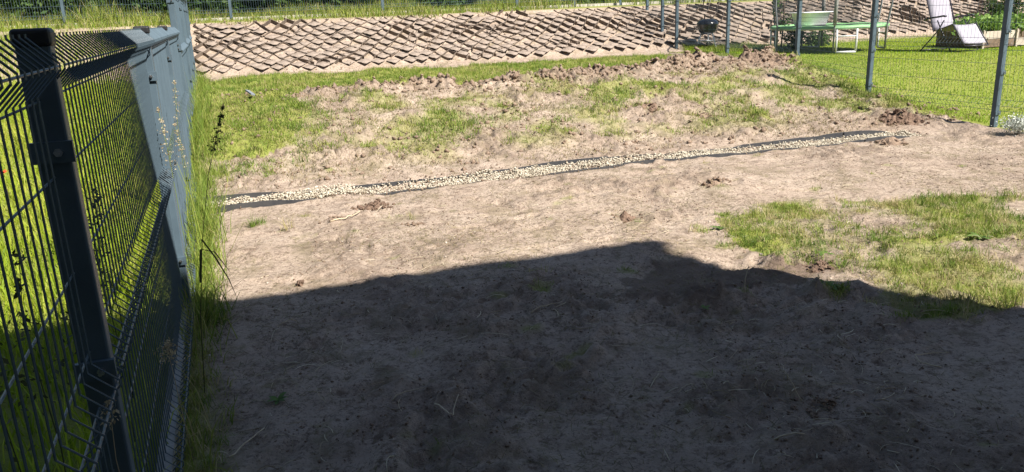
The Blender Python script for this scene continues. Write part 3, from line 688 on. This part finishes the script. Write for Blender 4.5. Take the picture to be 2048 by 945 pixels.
def clippings():
    n = 120000; t, s = scatter(-.4, 8.4, 1.2, 6.8, n)
    d = .22 + 1.3 * fbm(t, s, 1.7, 4, 100.) + .7 * fbm(t, s, 7, 2, 101.)
    k = (rng.random(n) < d) & (t < rfence_t(s)); t, s = t[k], s[k]; N = len(t)
    P = Wn(t, s, height(t, s) + .003); tone = np.clip(.35 + .4 * fbm(t, s, .9, 2, 102.) + rng.normal(0, .25, N), 0, 1)
    tag(blades('dry_clippings', P, rng.uniform(.012, .055, N), rng.uniform(.0015, .0038, N), rng.uniform(1.0, 1.52, N), M['dry'], tone, None, 1., 1.08), 'olive dry grass remnants raked into the bare soil', 'dry grass', kind='stuff')
    n = 80000; t, s = scatter(-.6, 8.6, 7.3, 12, n); d = .45 + 1.0 * fbm(t, s, 1.4, 4, 104.); k = (rng.random(n) < d) & (t > fence_t(s)); t, s = t[k], s[k]; N = len(t)
    P = Wn(t, s, height(t, s) + .003); tone = np.clip(rng.normal(.5, .3, N), 0, 1)
    tag(blades('dry_bank_grass', P, rng.uniform(.02, .055, N), rng.uniform(.003, .007, N), rng.uniform(.6, 1.4, N), M['dry'], tone), 'withered grass stubble on the bank behind the pebble strip', 'dry grass', kind='stuff')
    # straw and roots
    n = 3000; t, s = scatter(-.3, 5.6, 1.3, 6.7, n); s = 1.3 + (s - 1.3) * rng.random(n) ** .5; k = (fbm(t, s, 1.1, 2, 110.) + rng.uniform(-.3, .3, n)) > -.02; t, s = t[k], s[k]; N = len(t)
    z = height(t, s); V = []; F = []; tn = []
    for i in range(N):
        L = random.uniform(.02, .07) if random.random() < .75 else random.uniform(.07, .16); a = random.uniform(0, 2 * pi); c = random.uniform(-1.2, 1.2); r = random.uniform(.0009, .0021); p = np.array(W(t[i], s[i], z[i] + .006)); e = random.uniform(0, .25) if random.random() < .8 else random.uniform(.3, .9)
        pts = [p]
        for q in range(4): pts.append(pts[-1] + np.array([cos(a), sin(a), e * (1 - q * .55)]) * L / 4); a += c / 4
        mb = MB(); mb.tube(pts, [r, r, r, r, r * .5], 3, False); b = len(V); V += mb.v; F += [[j + b for j in f] for f in mb.f]; tn += [random.random()] * len(mb.v)
    tag(link('straw_litter', fast_mesh('straw', np.array(V), [np.array(F)], {'tone': tn}), M['straw']), 'thin straws and roots littered over the soil', 'straw', kind='stuff')
clippings()
def twig(label, t, s, pts, r=.004):
    """pts: local (dt, ds, height above soil)"""
    z0 = zat(t, s); q = []
    for a in range(len(pts) - 1):
        for f in (0, .33, .66):
            q.append(tuple(pts[a][i] * (1 - f) + pts[a + 1][i] * f for i in range(3)))
    q.append(pts[-1]); q = [(x, y, zat(t + x, s + y) - z0 + r * .8 + h + .002 * sin(x * 90 + y * 70)) for x, y, h in q]
    o = MB().tube(q, [r * (1 - .5 * i / len(q)) for i in range(len(q))], 5).build('dry_twig', M['twig'], None, True); o.location = W(t, s, z0); o.rotation_euler = (0, 0, ANG)
    tag(o, label, 'twig', 'dry twigs on the soil'); return o
twig('long pale forked root beside the small reddish soil heap', .50, 5.88, [(0, 0, .004), (.12, .05, .012), (.2, .14, .02), (.25, .17, .03)], .006)
o = twig('v shaped pair of straws standing in the shaded soil', .59, 2.65, [(-.03, .11, .03), (0, .03, .015), (.015, 0, .002), (.03, .05, .012), (.07, .12, .03)], .0032)
twig('curved pale straw lying in the shade on the right', 2.62, 2.36, [(.0, -.06, .003), (-.05, .0, .01), (-.02, .06, .014), (.08, .07, .01), (.16, .05, .004)], .0035)
twig('straight upright straw below the dark moist patch', 2.41, 3.39, [(0, 0, 0), (.01, .01, .06), (.035, .02, .12)], .0028)
twig('leaning straw in the shade beside a ragged clump', 1.88, 2.25, [(0, 0, 0), (-.02, .03, .06), (-.05, .05, .12)], .0022)
twig('thin stick on the shaded soil under the shadow edge', 1.24, 3.52, [(0, 0, .005), (.1, .05, .01), (.2, .07, .006)], .0035)
twig('bent stick lying in the shade at lower left of centre', .42, 2.92, [(0, 0, .004), (.06, .03, .012), (.14, .03, .008)], .003)
twig('long stick by the fence grass at the bottom left', -.15, 2.8, [(-.06, -.08, .01), (0, 0, .02), (.07, .08, .01)], .0035)
twig('stubby twig at the bottom edge right of centre', 1.6, 2.04, [(0, 0, .004), (.05, -.02, .01), (.1, -.03, .004)], .004)
twig('short twig on the shaded soil near the fence', .03, 3.92, [(0, 0, .004), (.05, .03, .012), (.09, .02, .004)], .003)
heap('ragged clump of roots and soil in the right foreground shade', 1.92, 2.2, .10, 10)
o = MB().box((0, 0, .03), (.055, .30, .022)).build('offcut_board', M['slate']); bevel(o, .003); o.location = W(.08, 11.1, zat(.08, 11.1) + .02); o.rotation_euler = (.12, .25, ANG + .25)
tag(o, 'narrow grey offcut lying in the grass near the left fence', 'board')
o = link('dark_clod', clod_mesh(.02, 77, 2, 1.2), M['clod_dark']); o.location = W(.18, 4.54, zat(.18, 4.54) + .018); tag(o, 'single dark clod standing on the sunny soil by the shadow edge', 'clod')

# ---------------------------------------------------------------- weeds along the left fence
def stalk(label, base, pts, r, head, material, hmat, name='grass_stalk', leafs=()):
    """base in plot coords; pts local offsets in (t,s,z); head = (n, length, size, spread)"""
    root = thing(name, label, 'weed', W(base[0], base[1], zat(*base)), ANG)
    st = MB().tube(pts, [r * (1 - .6 * i / (len(pts) - 1)) for i in range(len(pts))], 5).build('stem', material, root, True)
    a = st.data.attributes.new('tone', 'FLOAT', 'POINT'); a.data.foreach_set('value', np.full(len(st.data.vertices), .5, np.float32))
    n, L, sz, spread = head; rr = np.random.default_rng(int(abs(base[0] * 977 + base[1] * 131)) + n)
    e = np.array(pts[-1]); d = e - np.array(pts[-2]); d /= np.linalg.norm(d)
    k = rr.random(n); cl = np.floor(k * 6) / 6; C = e[None] - d[None] * (L * (k * .35 + cl * .65))[:, None] + rr.normal(size=(n, 3)) * (spread * (.3 + cl))[:, None]
    V, Q = leaf_cloud(C, rr.uniform(.5, 1.2, n) * sz, rr)
    link('seed_head', fast_mesh('seed_head', V, [Q], {'tone': np.repeat(rr.random(n), 4)}), hmat, root)['kind'] = 'stuff'
    for lp, w in leafs:
        lp = [Vector(p) for p in lp]; mb = MB(); rows = []
        for i, p in enumerate(lp):
            ww = w * (1 - (i / (len(lp) - 1)) ** 2) + .0005; rows.append([p + Vector((-ww, 0, 0)), p + Vector((ww, 0, .001))])
        lf = mb.grid(rows).build('leaf', material, root); a = lf.data.attributes.new('tone', 'FLOAT', 'POINT'); a.data.foreach_set('value', np.full(len(lf.data.vertices), .6, np.float32))
    return root
stalk('tall dark grass stalk with a clumped seed head by the left fence', (-.31, 3.30), [(0, 0, 0), (.03, .0, .35), (.08, .0, .67), (.14, 0, .94), (.23, 0, 1.2)], .0021, (300, .19, .0065, .009), M['darkweed'], M['darkweed'],
      leafs=[([(.05, 0, .5), (.07, 0, .64), (.12, .01, .62), (.17, .02, .52)], .004), ([(.08, 0, .68), (.12, .0, .60), (.16, .0, .50), (.18, 0, .42)], .003)])
stalk('pale sunlit seed stalk in front of the second fence post', (-.36, 4.15), [(0, 0, 0), (-.01, 0, .5), (-.02, 0, .9), (-.035, 0, 1.12)], .002, (170, .32, .007, .015), M['grass'], M['paleseed'])
stalk('second pale seed stalk right of the second fence post', (-.35, 4.5), [(0, 0, 0), (0, 0, .5), (.0, 0, .85), (-.01, 0, 1.0)], .002, (150, .25, .007, .015), M['grass'], M['paleseed'])
stalk('thin pale stalk leaning beside the tall stepped post', (-.40, 5.2), [(0, 0, 0), (.01, 0, .5), (.0, 0, .9), (.02, 0, 1.15)], .002, (150, .25, .006, .013), M['grass'], M['paleseed'])
stalk('dried umbel in front of the lower fence wires', (-.33, 2.75), [(0, 0, 0), (-.01, 0, .2), (-.02, 0, .40), (-.02, 0, .46)], .002, (260, .05, .007, .022), M['paleseed'], M['paleseed'])
stalk('dried tuft hanging before the nearest post', (-.34, 1.70), [(0, 0, 0), (.0, 0, .3), (-.01, -.02, .6), (.0, -.03, .74)], .0016, (60, .05, .007, .009), M['paleseed'], M['paleseed'])
stalk('dried flower clump behind the nearest wires', (-.50, 1.60), [(0, 0, 0), (.0, 0, .2), (.01, 0, .38), (.01, 0, .48)], .002, (220, .10, .008, .022), M['paleseed'], M['paleseed'])
for k, (t, s, h) in enumerate([(-.62, 2.3, .95), (-.58, 2.6, .8), (-.66, 2.1, .85), (-.55, 3.0, .95), (-.60, 3.4, .9)]):
    stalk(['dark budded weed left of the nearest post', 'dark weed just behind the wires right of the nearest post', 'dark branching weed at the far left edge', 'dark knotted weed seen through the first full panel', 'dark weed behind the panel close to the second post'][k], (t, s), [(0, 0, 0), (.01, 0, h * .4), (-.015, 0, h * .8), (.01, 0, h)], .0025, (90, h * .5, .012, .028), M['darkweed'], M['darkweed'], 'weed')
for k, (t, s) in enumerate([(-1.6, 4.4), (-1.2, 5.6), (-3.2, 9.5), (-1.9, 7.2)]):
    z = zat(t, s); root = thing('poppy', ['red poppy low behind the fence left of the nearest post', 'red poppy behind the first full fence panel', 'red poppy far back in the meadow', 'red poppy halfway back in the meadow'][k], 'flower', W(t, s, z), ANG)
    MB().tube([(0, 0, 0), (.01, 0, .2), (.0, 0, .38)], .0018, 4).build('stem', M['bark'], root)
    pm = MB()
    for q in range(5):
        a = q * 2 * pi / 5; pm.add([(0, 0, .38), (.035 * cos(a - .5), .035 * sin(a - .5), .395), (.045 * cos(a), .045 * sin(a), .41), (.035 * cos(a + .5), .035 * sin(a + .5), .395)], [(0, 1, 2, 3)])
    pm.build('petals', M['poppy'], root)

# ---------------------------------------------------------------- shrubs behind the far fence
def shrub(name, label, t, s, rad, hgt, seed, nleaf=8000, group='shrubs behind the far fence', material='leaf', lsize=.085):
    z = zat(t, s); root = thing(name, label, 'shrub', W(t, s, z), ANG, group); rr = np.random.default_rng(seed)
    st = MB()
    for k in range(6):
        a = rr.uniform(0, 2 * pi); q = rr.uniform(.3, .8) * rad
        st.tube([(0, 0, -.05), (q * .35 * cos(a), q * .35 * sin(a), hgt * .35), (q * cos(a), q * sin(a), hgt * rr.uniform(.6, .9))], [.03, .02, .006], 6)
    st.build('stem', M['bark'], root)
    nc = 60; cc = rr.normal(size=(nc, 3)); cc /= np.linalg.norm(cc, axis=1)[:, None]; cc *= (rr.random(nc) ** .4)[:, None]
    cc = cc * np.array([rad, rad, hgt * .5]) + np.array([0, 0, hgt * .42]); cc[:, 2] = np.abs(cc[:, 2])
    idx = rr.integers(nc, size=nleaf); C = cc[idx] + rr.normal(size=(nleaf, 3)) * rad * .17; C[:, 2] = np.abs(C[:, 2]) + .02
    V, Q = leaf_cloud(C, rr.uniform(.5, 1.1, nleaf) * lsize, rr)
    tone = np.clip(rr.random(nc)[idx] * .6 + rr.random(nleaf) * .4, 0, 1)
    link('crown', fast_mesh('crown', V, [Q], {'tone': np.repeat(tone, 4)}), M[material], root)
    return root
for k, (t, s, r, h) in enumerate([(-8.2, 20.6, 1.3, 2.6), (-6.1, 20.9, 1.2, 2.3), (-4.4, 20.5, 1.15, 2.5), (-2.7, 20.8, 1.1, 2.2), (-.9, 20.5, 1.2, 2.7), (.9, 20.7, 1.1, 2.4), (2.7, 20.9, 1.1, 2.0), (4.6, 21.2, 1.1, 1.9), (6.6, 21.4, 1.0, 1.7), (8.6, 21.8, 1.1, 1.6)]):
    shrub('leafy_shrub', ['leftmost dark shrub behind the far fence', 'second dark shrub from the left behind the far fence', 'third dark shrub from the left behind the far fence', 'dark shrub above the nearest fence post', 'dark shrub behind the tall stepped post', 'dark shrub above the left end of the slope mat', 'dark shrub above the middle of the slope mat', 'loose shrub behind the tall bank grass', 'loose low shrub behind the bare bank top', 'rightmost low shrub where the fences meet'][k], t, s, r, h, 100 + k)
for k, (t, s, r, h) in enumerate([(-7.2, 22.6, 2.1, 3), (-3.5, 22.7, 2.1, 3.2), (0, 22.6, 2.1, 3), (3.6, 23, 2.1, 2.8), (7.2, 23.4, 2.1, 2.8), (11, 23.6, 2.1, 2.8), (14.5, 23.5, 2.1, 2.8)]):
    shrub('tall_bush', 'tall dense bush, %s from the left in the row behind the shrubs' % ['first', 'second', 'third', 'fourth', 'fifth', 'sixth', 'seventh'][k], t, s, r, h, 300 + k, 9000, 'back row of tall bushes', 'leaf', .15)

# ---------------------------------------------------------------- the neighbour's garden on the right
def trampoline():
    ct, cs = 11.6, 13.85; z = float(zbase(np.array(cs))); R_ = 1.12; D = .50
    root = thing('trampoline', 'round trampoline with green rim pad and dark safety net on the lawn', 'trampoline', W(ct, cs, z), 0)
    def P(a, r, h): return (r * cos(a), r * sin(a), h)
    n = 36
    pad = MB(); pad.grid([[P(2 * pi * k / n, r, h + .006 * sin(k * 2.3)) for k in range(n + 1)] for r, h in [(R_ - .22, D + .005), (R_ - .2, D + .03), (R_ - .02, D + .035), (R_ + .03, D + .015), (R_ + .03, D - .02)]])
    pad.build('rim_pad', M['greenpad'], root, True)
    MB().lathe([(.0, D - .01), (.5, D - .012), (R_ - .2, D)], n).build('jumping_mat', M['mat_black'], root, True)
    MB().tube([P(2 * pi * k / n, R_, D - .03) for k in range(n + 1)], .02, 6).build('frame_ring', M['alu'], root, True)
    for k in range(4):                                             # u-shaped legs
        a0 = -pi / 2 - .06 + k * pi / 2; da = .17; q = []
        for s_ in (-1, 1): q.append((P(a0 + s_ * da, R_, D - .03), P(a0 + s_ * da, R_, .03)))
        lg = MB(); lg.tube([q[0][0], q[0][1]], .02, 8); lg.tube([q[1][0], q[1][1]], .02, 8); lg.tube([q[0][1], q[1][1]], .02, 8); lg.tube([P(a0 - da, R_, .33), P(a0 + da, R_, .33)], .014, 8)
        lg.build('leg', M['whitemetal'], root, True)
    tops = []
    for k in range(6):
        a = -2.9 + k * pi / 3
        pts = [P(a, R_ + .05, .05), P(a, R_ + .06, D), P(a, R_ + .12, D + .4), P(a, R_ + .13, D + .9), P(a, R_ + .02, D + 1.8), P(a, R_ - .08, D + 2.3)]
        p = MB().tube(pts, .019, 8).build('net_pole', M['pole'], root, True); tops.append(pts)
        if k in (1, 4): MB().tube([P(a, R_ + .065, D + .04), P(a, R_ + .12, D + .4), P(a, R_ + .13, D + .9)], .034, 10).build('foam_sleeve', M['foam'], p, True)
    MB().tube([P(2 * pi * k / n, R_ - .08, D + 2.3) for k in range(n + 1)], .02, 6).build('top_ring', M['pole'], root, True)
    net = MB(); nn = 84; hs = [0.03 + i * .035 for i in range(65)]; A0, A1 = radians(35), radians(160)
    def rad(h): return float(np.interp(h, [0, .4, .9, 1.8, 2.3], [R_ - .1, R_ - .05, R_ - .02, R_ - .04, R_ - .08]))
    for k in range(nn + 1): net.tube([P(A0 + (A1 - A0) * k / nn, rad(h), D + h) for h in (0.03, .4, .9, 1.8, 2.28)], .004, 3, False)
    for h in hs: net.tube([P(A0 + (A1 - A0) * k / 24, rad(h), D + h) for k in range(25)], .004, 3, False)
    net.build('safety_net', M['mat_black'], root)
    # white tub standing on it
    tub = thing('plastic_tub', 'white plastic tub standing on the trampoline', 'tub', W(10.95, 13.6, z + D + .035), ANG + .1)
    def oval(w, d, h, n=28): return [(w * np.sign(cos(a)) * abs(cos(a)) ** .6, d * np.sign(sin(a)) * abs(sin(a)) ** .6, h) for a in [2 * pi * k / n for k in range(n + 1)]]
    MB().grid([oval(.001, .001, .0), oval(.29, .19, .0), oval(.31, .21, .02), oval(.375, .26, .25), oval(.42, .30, .265), oval(.42, .30, .245), oval(.40, .285, .25), oval(.365, .25, .24), oval(.29, .19, .02), oval(.001, .001, .015)]).build('basin', M['white'], tub, True)
trampoline()

def lounger():
    root = thing('reclining_chair', 'folding recliner with pale lilac grey fabric and dark tube frame on the lawn', 'chair', W(13.0, 12.1, float(zbase(np.array(12.1)))), -radians(76))
    # local: x forward, y across
    def side(y): return [(.0 - .28, y, .33), (-.62, y, 1.12)]
    hw = .24
    def panel(name, a, b, dip=.02):
        rows = []
        for i in range(9):
            f = i / 8; x = a[0] * (1 - f) + b[0] * f; z = a[1] * (1 - f) + b[1] * f
            dx, dz = b[0] - a[0], b[1] - a[1]; L = hypot(dx, dz); nx, nz = -dz / L, dx / L
            rows.append([(x + nx * k, y, z + nz * k) for y, k in ((-hw, 0), (-hw * .5, -dip * .8), (0, -dip), (hw * .5, -dip * .8), (hw, 0))])
        o = MB().grid(rows).build(name, M['fabric'], root, True); s_ = o.modifiers.new('thickness', 'SOLIDIFY'); s_.thickness = .008; return o
    panel('backrest', (-.16, .40), (-.50, 1.22)); panel('seat', (-.12, .38), (.30, .50)); panel('leg_rest', (.33, .49), (.62, .16))
    for y in (-hw - .025, hw + .025):
        MB().tube([(-.52, y, 1.26), (-.14, y, .37), (.32, y, .51), (.66, y, .12)], .012, 8).build('side_rail', M['frame'], root, True)
        MB().tube([(-.40, y * 1.12, .0), (.02, y * 1.12, .40), (.13, y * 1.12, .58)], .012, 8).build('leg', M['frame'], root, True)
        MB().tube([(.40, y * 1.16, .0), (.10, y * 1.16, .40), (-.02, y * 1.16, .58)], .012, 8).build('leg', M['frame'], root, True)
        ar = MB(); ar.grid([[(x, y * 1.2 + d, z) for d in (-.028, .028)] for x, z in [(-.34, .575), (-.2, .61), (0, .63), (.14, .65), (.18, .64)]]); o = ar.build('armrest', M['frame'], root, True); s_ = o.modifiers.new('thickness', 'SOLIDIFY'); s_.thickness = .028
    for x, z in ((-.52, 1.26), (.66, .12)): MB().tube([(x, -hw - .02, z), (x, hw + .02, z)], .012, 8).build('cross_tube', M['frame'], root, True)
    for x in (-.40, .40): MB().tube([(x, -hw - .06, .012), (x, hw + .06, .012)], .012, 8).build('foot_tube', M['frame'], root, True)
    bmb = MB()
    for f in np.linspace(.06, .94, 16):
        for y in (-1, 1): bmb.tube([(-.16 - .34 * f, y * (hw - .005), .40 + .82 * f), (-.16 - .36 * f, y * (hw + .028), .40 + .82 * f)], .004, 4)
    bmb.build('lacing', M['frame'], root)
lounger()

def barbecue():
    root = thing('kettle_barbecue', 'black kettle barbecue on three legs at the foot of the embankment', 'barbecue', W(10.28, 16.3, float(zbase(np.array(16.35)))), 0)
    r = .245
    MB().lathe([(.02, .315), (.10, .325), (.18, .37), (.228, .445), (r, .54), (r, .55), (r - .008, .55)], 32).build('bowl', M['enamel'], root, True)
    ld = MB().lathe([(r + .006, .542), (r + .008, .555), (r - .012, .595), (.19, .635), (.11, .662), (.0, .67)], 32).build('lid', M['enamel'], root, True)
    MB().tube([(-.07, 0, .65), (-.075, 0, .73), (-.05, 0, .755), (.05, 0, .755), (.075, 0, .73), (.07, 0, .65)], .011, 6).build('handle', M['wood'], ld, True)
    MB().lathe([(.0, .0), (.03, .0), (.03, .008), (.0, .01)], 12, (.13, -.05, .655)).build('vent', M['alu'], ld)
    for k in range(3):
        a = -.9 + k * 2 * pi / 3; lg = MB().tube([(.13 * cos(a), .13 * sin(a), .39), (.26 * cos(a), .26 * sin(a), .02)], .016, 8).build('leg', M['whitemetal'], root, True)
        if k != 0: MB().tube([(.27 * cos(a), .27 * sin(a) - .012, .075), (.27 * cos(a), .27 * sin(a) + .012, .075)], .075, 16).build('wheel', M['cap'], lg)
    MB().lathe([(.0, .17), (.17, .165), (.185, .185)], 24).build('ash_tray', M['whitemetal'], root, True)
    MB().tube([(-r, -.06, .50), (-r - .06, -.05, .505), (-r - .06, .05, .505), (-r, .06, .50)], .01, 6).build('side_handle', M['cap'], root, True)
barbecue()

def raised_bed():
    t0, s0 = 15.05, 12.6; z = float(zbase(np.array(s0))); root = thing('raised_bed', 'low raised vegetable bed of weathered planks at the right edge', 'raised bed', W(t0, s0, z), ANG)
    w, d = 2.6, 1.1
    for i in range(2):
        for k in range(3):
            bevel(MB().box((-w / 2 + w / 6 + k * w / 3, -d / 2, .09 + i * .155), (w / 3 - .012, .035, .148)).build('plank', M['woodpale'] if (k + i) % 3 == 1 else M['wood'], root), .005)
        for y in (-1, 1): bevel(MB().box((y * (w / 2 - .02), .02, .09 + i * .155), (.035, d - .05, .148)).build('plank', M['wood'], root), .005)
        bevel(MB().box((0, d / 2, .09 + i * .155), (w - .09, .035, .148)).build('plank', M['wood'], root), .005)
    for x in (-w / 2 + .01, -.43, .43, w / 2 - .01): bevel(MB().box((x, -d / 2 - .035, .17), (.045, .03, .36)).build('stake', M['woodpale'], root), .004)
    MB().grid([[(x, y, .26 + .02 * sin(x * 7 + y * 9)) for x in np.linspace(-w / 2 + .05, w / 2 - .05, 14)] for y in np.linspace(-d / 2 + .03, d / 2 - .03, 7)]).build('soil_fill', M['clod_dark'], root, True)
    labs = ['leafy vegetable plant at the near left end of the raised bed', 'leafy vegetable plant at the front middle left of the bed', 'leafy vegetable plant at the front middle right of the bed', 'leafy vegetable plant at the near right end of the bed', 'leafy vegetable plant at the back left of the bed', 'leafy vegetable plant at the back centre of the bed', 'leafy vegetable plant at the back right of the bed']
    for k, (x, y) in enumerate([(-1.02, -.2), (-.4, -.25), (.25, -.2), (.95, -.22), (-.75, .28), (0, .25), (.75, .25)]):
        rr = np.random.default_rng(60 + k); p = thing('vegetable_plant', labs[k], 'plant', W(t0 + x, s0 + y, z + .26), ANG + k, 'plants in the raised bed'); n = 520
        st = MB()
        for q in range(5):
            a = rr.uniform(0, 6.3); st.tube([(0, 0, 0), (.12 * cos(a), .12 * sin(a), .2), (.25 * cos(a), .25 * sin(a), .24)], [.008, .006, .003], 5)
        g = rr.integers(5, size=n); st.build('stem', M['bark'], p)
        C = rr.normal(size=(n, 3)) * np.array([.19, .19, .08]) + np.array([0, 0, .17]); C[:, 2] = np.clip(C[:, 2], .03, .6)
        V, Q = leaf_cloud(C, rr.uniform(.035, .07, n), rr, -.2)
        link('leaves', fast_mesh('leaves', V, [Q], {'tone': np.repeat(rr.random(n), 4)}), M['vegleaf'], p)
raised_bed()

def small_plants():
    t, s = 7.98, 6.38; z = zat(t, s); root = thing('silver_plant', 'white silvery bushy plant at the right edge beside the last fence post', 'plant', W(t, s, z), ANG); rr = np.random.default_rng(8); n = 2600
    st = MB()
    for k in range(14):
        a = rr.uniform(0, 6.3); q = rr.uniform(.05, .14); st.tube([(0, 0, 0), (q * .5 * cos(a), q * .5 * sin(a), .1), (q * cos(a), q * sin(a), .18)], .003, 4)
    st.build('stem', M['bark'], root); C = rr.normal(size=(n, 3)) * np.array([.075, .075, .04]) + np.array([0, 0, .10]); C[:, 2] = np.abs(C[:, 2])
    V, Q = leaf_cloud(C, rr.uniform(.007, .016, n), rr); link('leaves', fast_mesh('leaves', V, [Q], {'tone': np.repeat(rr.random(n), 4)}), M['silverleaf'], root)
    for k, (t, s, h, lab) in enumerate([(11.15, 14.75, 1.9, 'slim young tree left of the trampoline'), (11.2, 18.0, 1.2, 'small dark sapling on the slope above the barbecue')]):
        z = zat(t, s); root = thing('young_tree', lab, 'tree', W(t, s, z), ANG)
        tr = MB(); tr.tube([(0, 0, -.05), (.03, 0, h * .4), (-.02, 0, h * .8), (.0, 0, h)], [.016, .013, .008, .003], 6); rr = np.random.default_rng(40 + k); tips = []
        for q in range(12):
            a = rr.uniform(0, 6.3); z0 = h * rr.uniform(.15, .95); L = rr.uniform(.1, .28); tr.tube([(0, 0, z0), (L * cos(a), L * sin(a), z0 + L * .8)], [.005, .002], 4); tips.append((L * cos(a), L * sin(a), z0 + L * .8))
        tr.build('trunk', M['bark'], root, True); n = 420; idx = rr.integers(12, size=n); C = np.array(tips)[idx] * rr.uniform(.4, 1.05, (n, 1)) * np.array([1, 1, 0]) + np.array(tips)[idx] * np.array([0, 0, 1]) + rr.normal(size=(n, 3)) * .05
        C[:, 2] = np.abs(C[:, 2]); V, Q = leaf_cloud(C, rr.uniform(.02, .045, n), rr); link('crown', fast_mesh('crown', V, [Q], {'tone': np.repeat(rr.random(n), 4)}), M['leaf'], root)
    shrub('low_bush', 'low leafy bush at the foot of the slope behind the trampoline', 12.5, 15.3, .3, .36, 501, 1000, None, 'leaf', .04)
    shrub('low_bush', 'dark low bush by the left legs of the trampoline', 11.35, 14.5, .28, .45, 502, 900, None, 'leaf', .035)
    shrub('low_bush', 'dark bush on the slope behind the raised bed', 20.2, 16.9, .6, .9, 503, 2200, None, 'leaf', .05)
small_plants()

def rosette(label, t, s, size, n, seed):
    z = zat(t, s); root = thing('broadleaf_weed', label, 'weed', W(t, s, z), ANG, 'broadleaf weeds on the plot'); rr = random.Random(seed)
    for k in range(n):
        a = 2 * pi * k / n + rr.uniform(-.3, .3); L = size * rr.uniform(.6, 1.1); w = L * rr.uniform(.18, .26); e = rr.uniform(.25, .8); rows = []
        for q in range(5):
            f = q / 4; ww = w * sin(pi * min(.97, .12 + f * .85)); x = L * f; zz = L * (e * f - .7 * f * f * e) + .006
            rows.append([(x * cos(a) - ww * sin(a) * m_, x * sin(a) + ww * cos(a) * m_, zz + abs(m_) * .15 * ww) for m_ in (-1, 0, 1)])
        lf = MB().grid(rows).build('leaf', M['weedleaf'], root, True); at = lf.data.attributes.new('tone', 'FLOAT', 'POINT'); at.data.foreach_set('value', np.full(15, rr.random(), np.float32))
M['weedleaf'] = foliage_mat('weed_leaves', [(0, (.07, .13, .03)), (1, (.16, .24, .06))])
for k, (t, s, z_, n_, lab) in enumerate([(2.80, 3.22, .10, 9, 'broadleaf weed standing in the shade right of the shadow peak'), (3.22, 3.75, .07, 8, 'leafy weed beside the moist clods below the grass patch'), (3.55, 4.62, .08, 9, 'broadleaf weed inside the sunny grass patch'), (4.3, 3.6, .09, 9, 'broadleaf weed near the right edge of the grass patch'), (2.1, 3.28, .035, 5, 'tiny green seedling below the dark moist patch'), (-.02, 3.1, .055, 6, 'weed seedling in the shade beside the fence grass'), (3.0, 4.55, .06, 7, 'small weed at the left tip of the grass patch')]):
    rosette(lab, t, s, z_, n_, 900 + k)
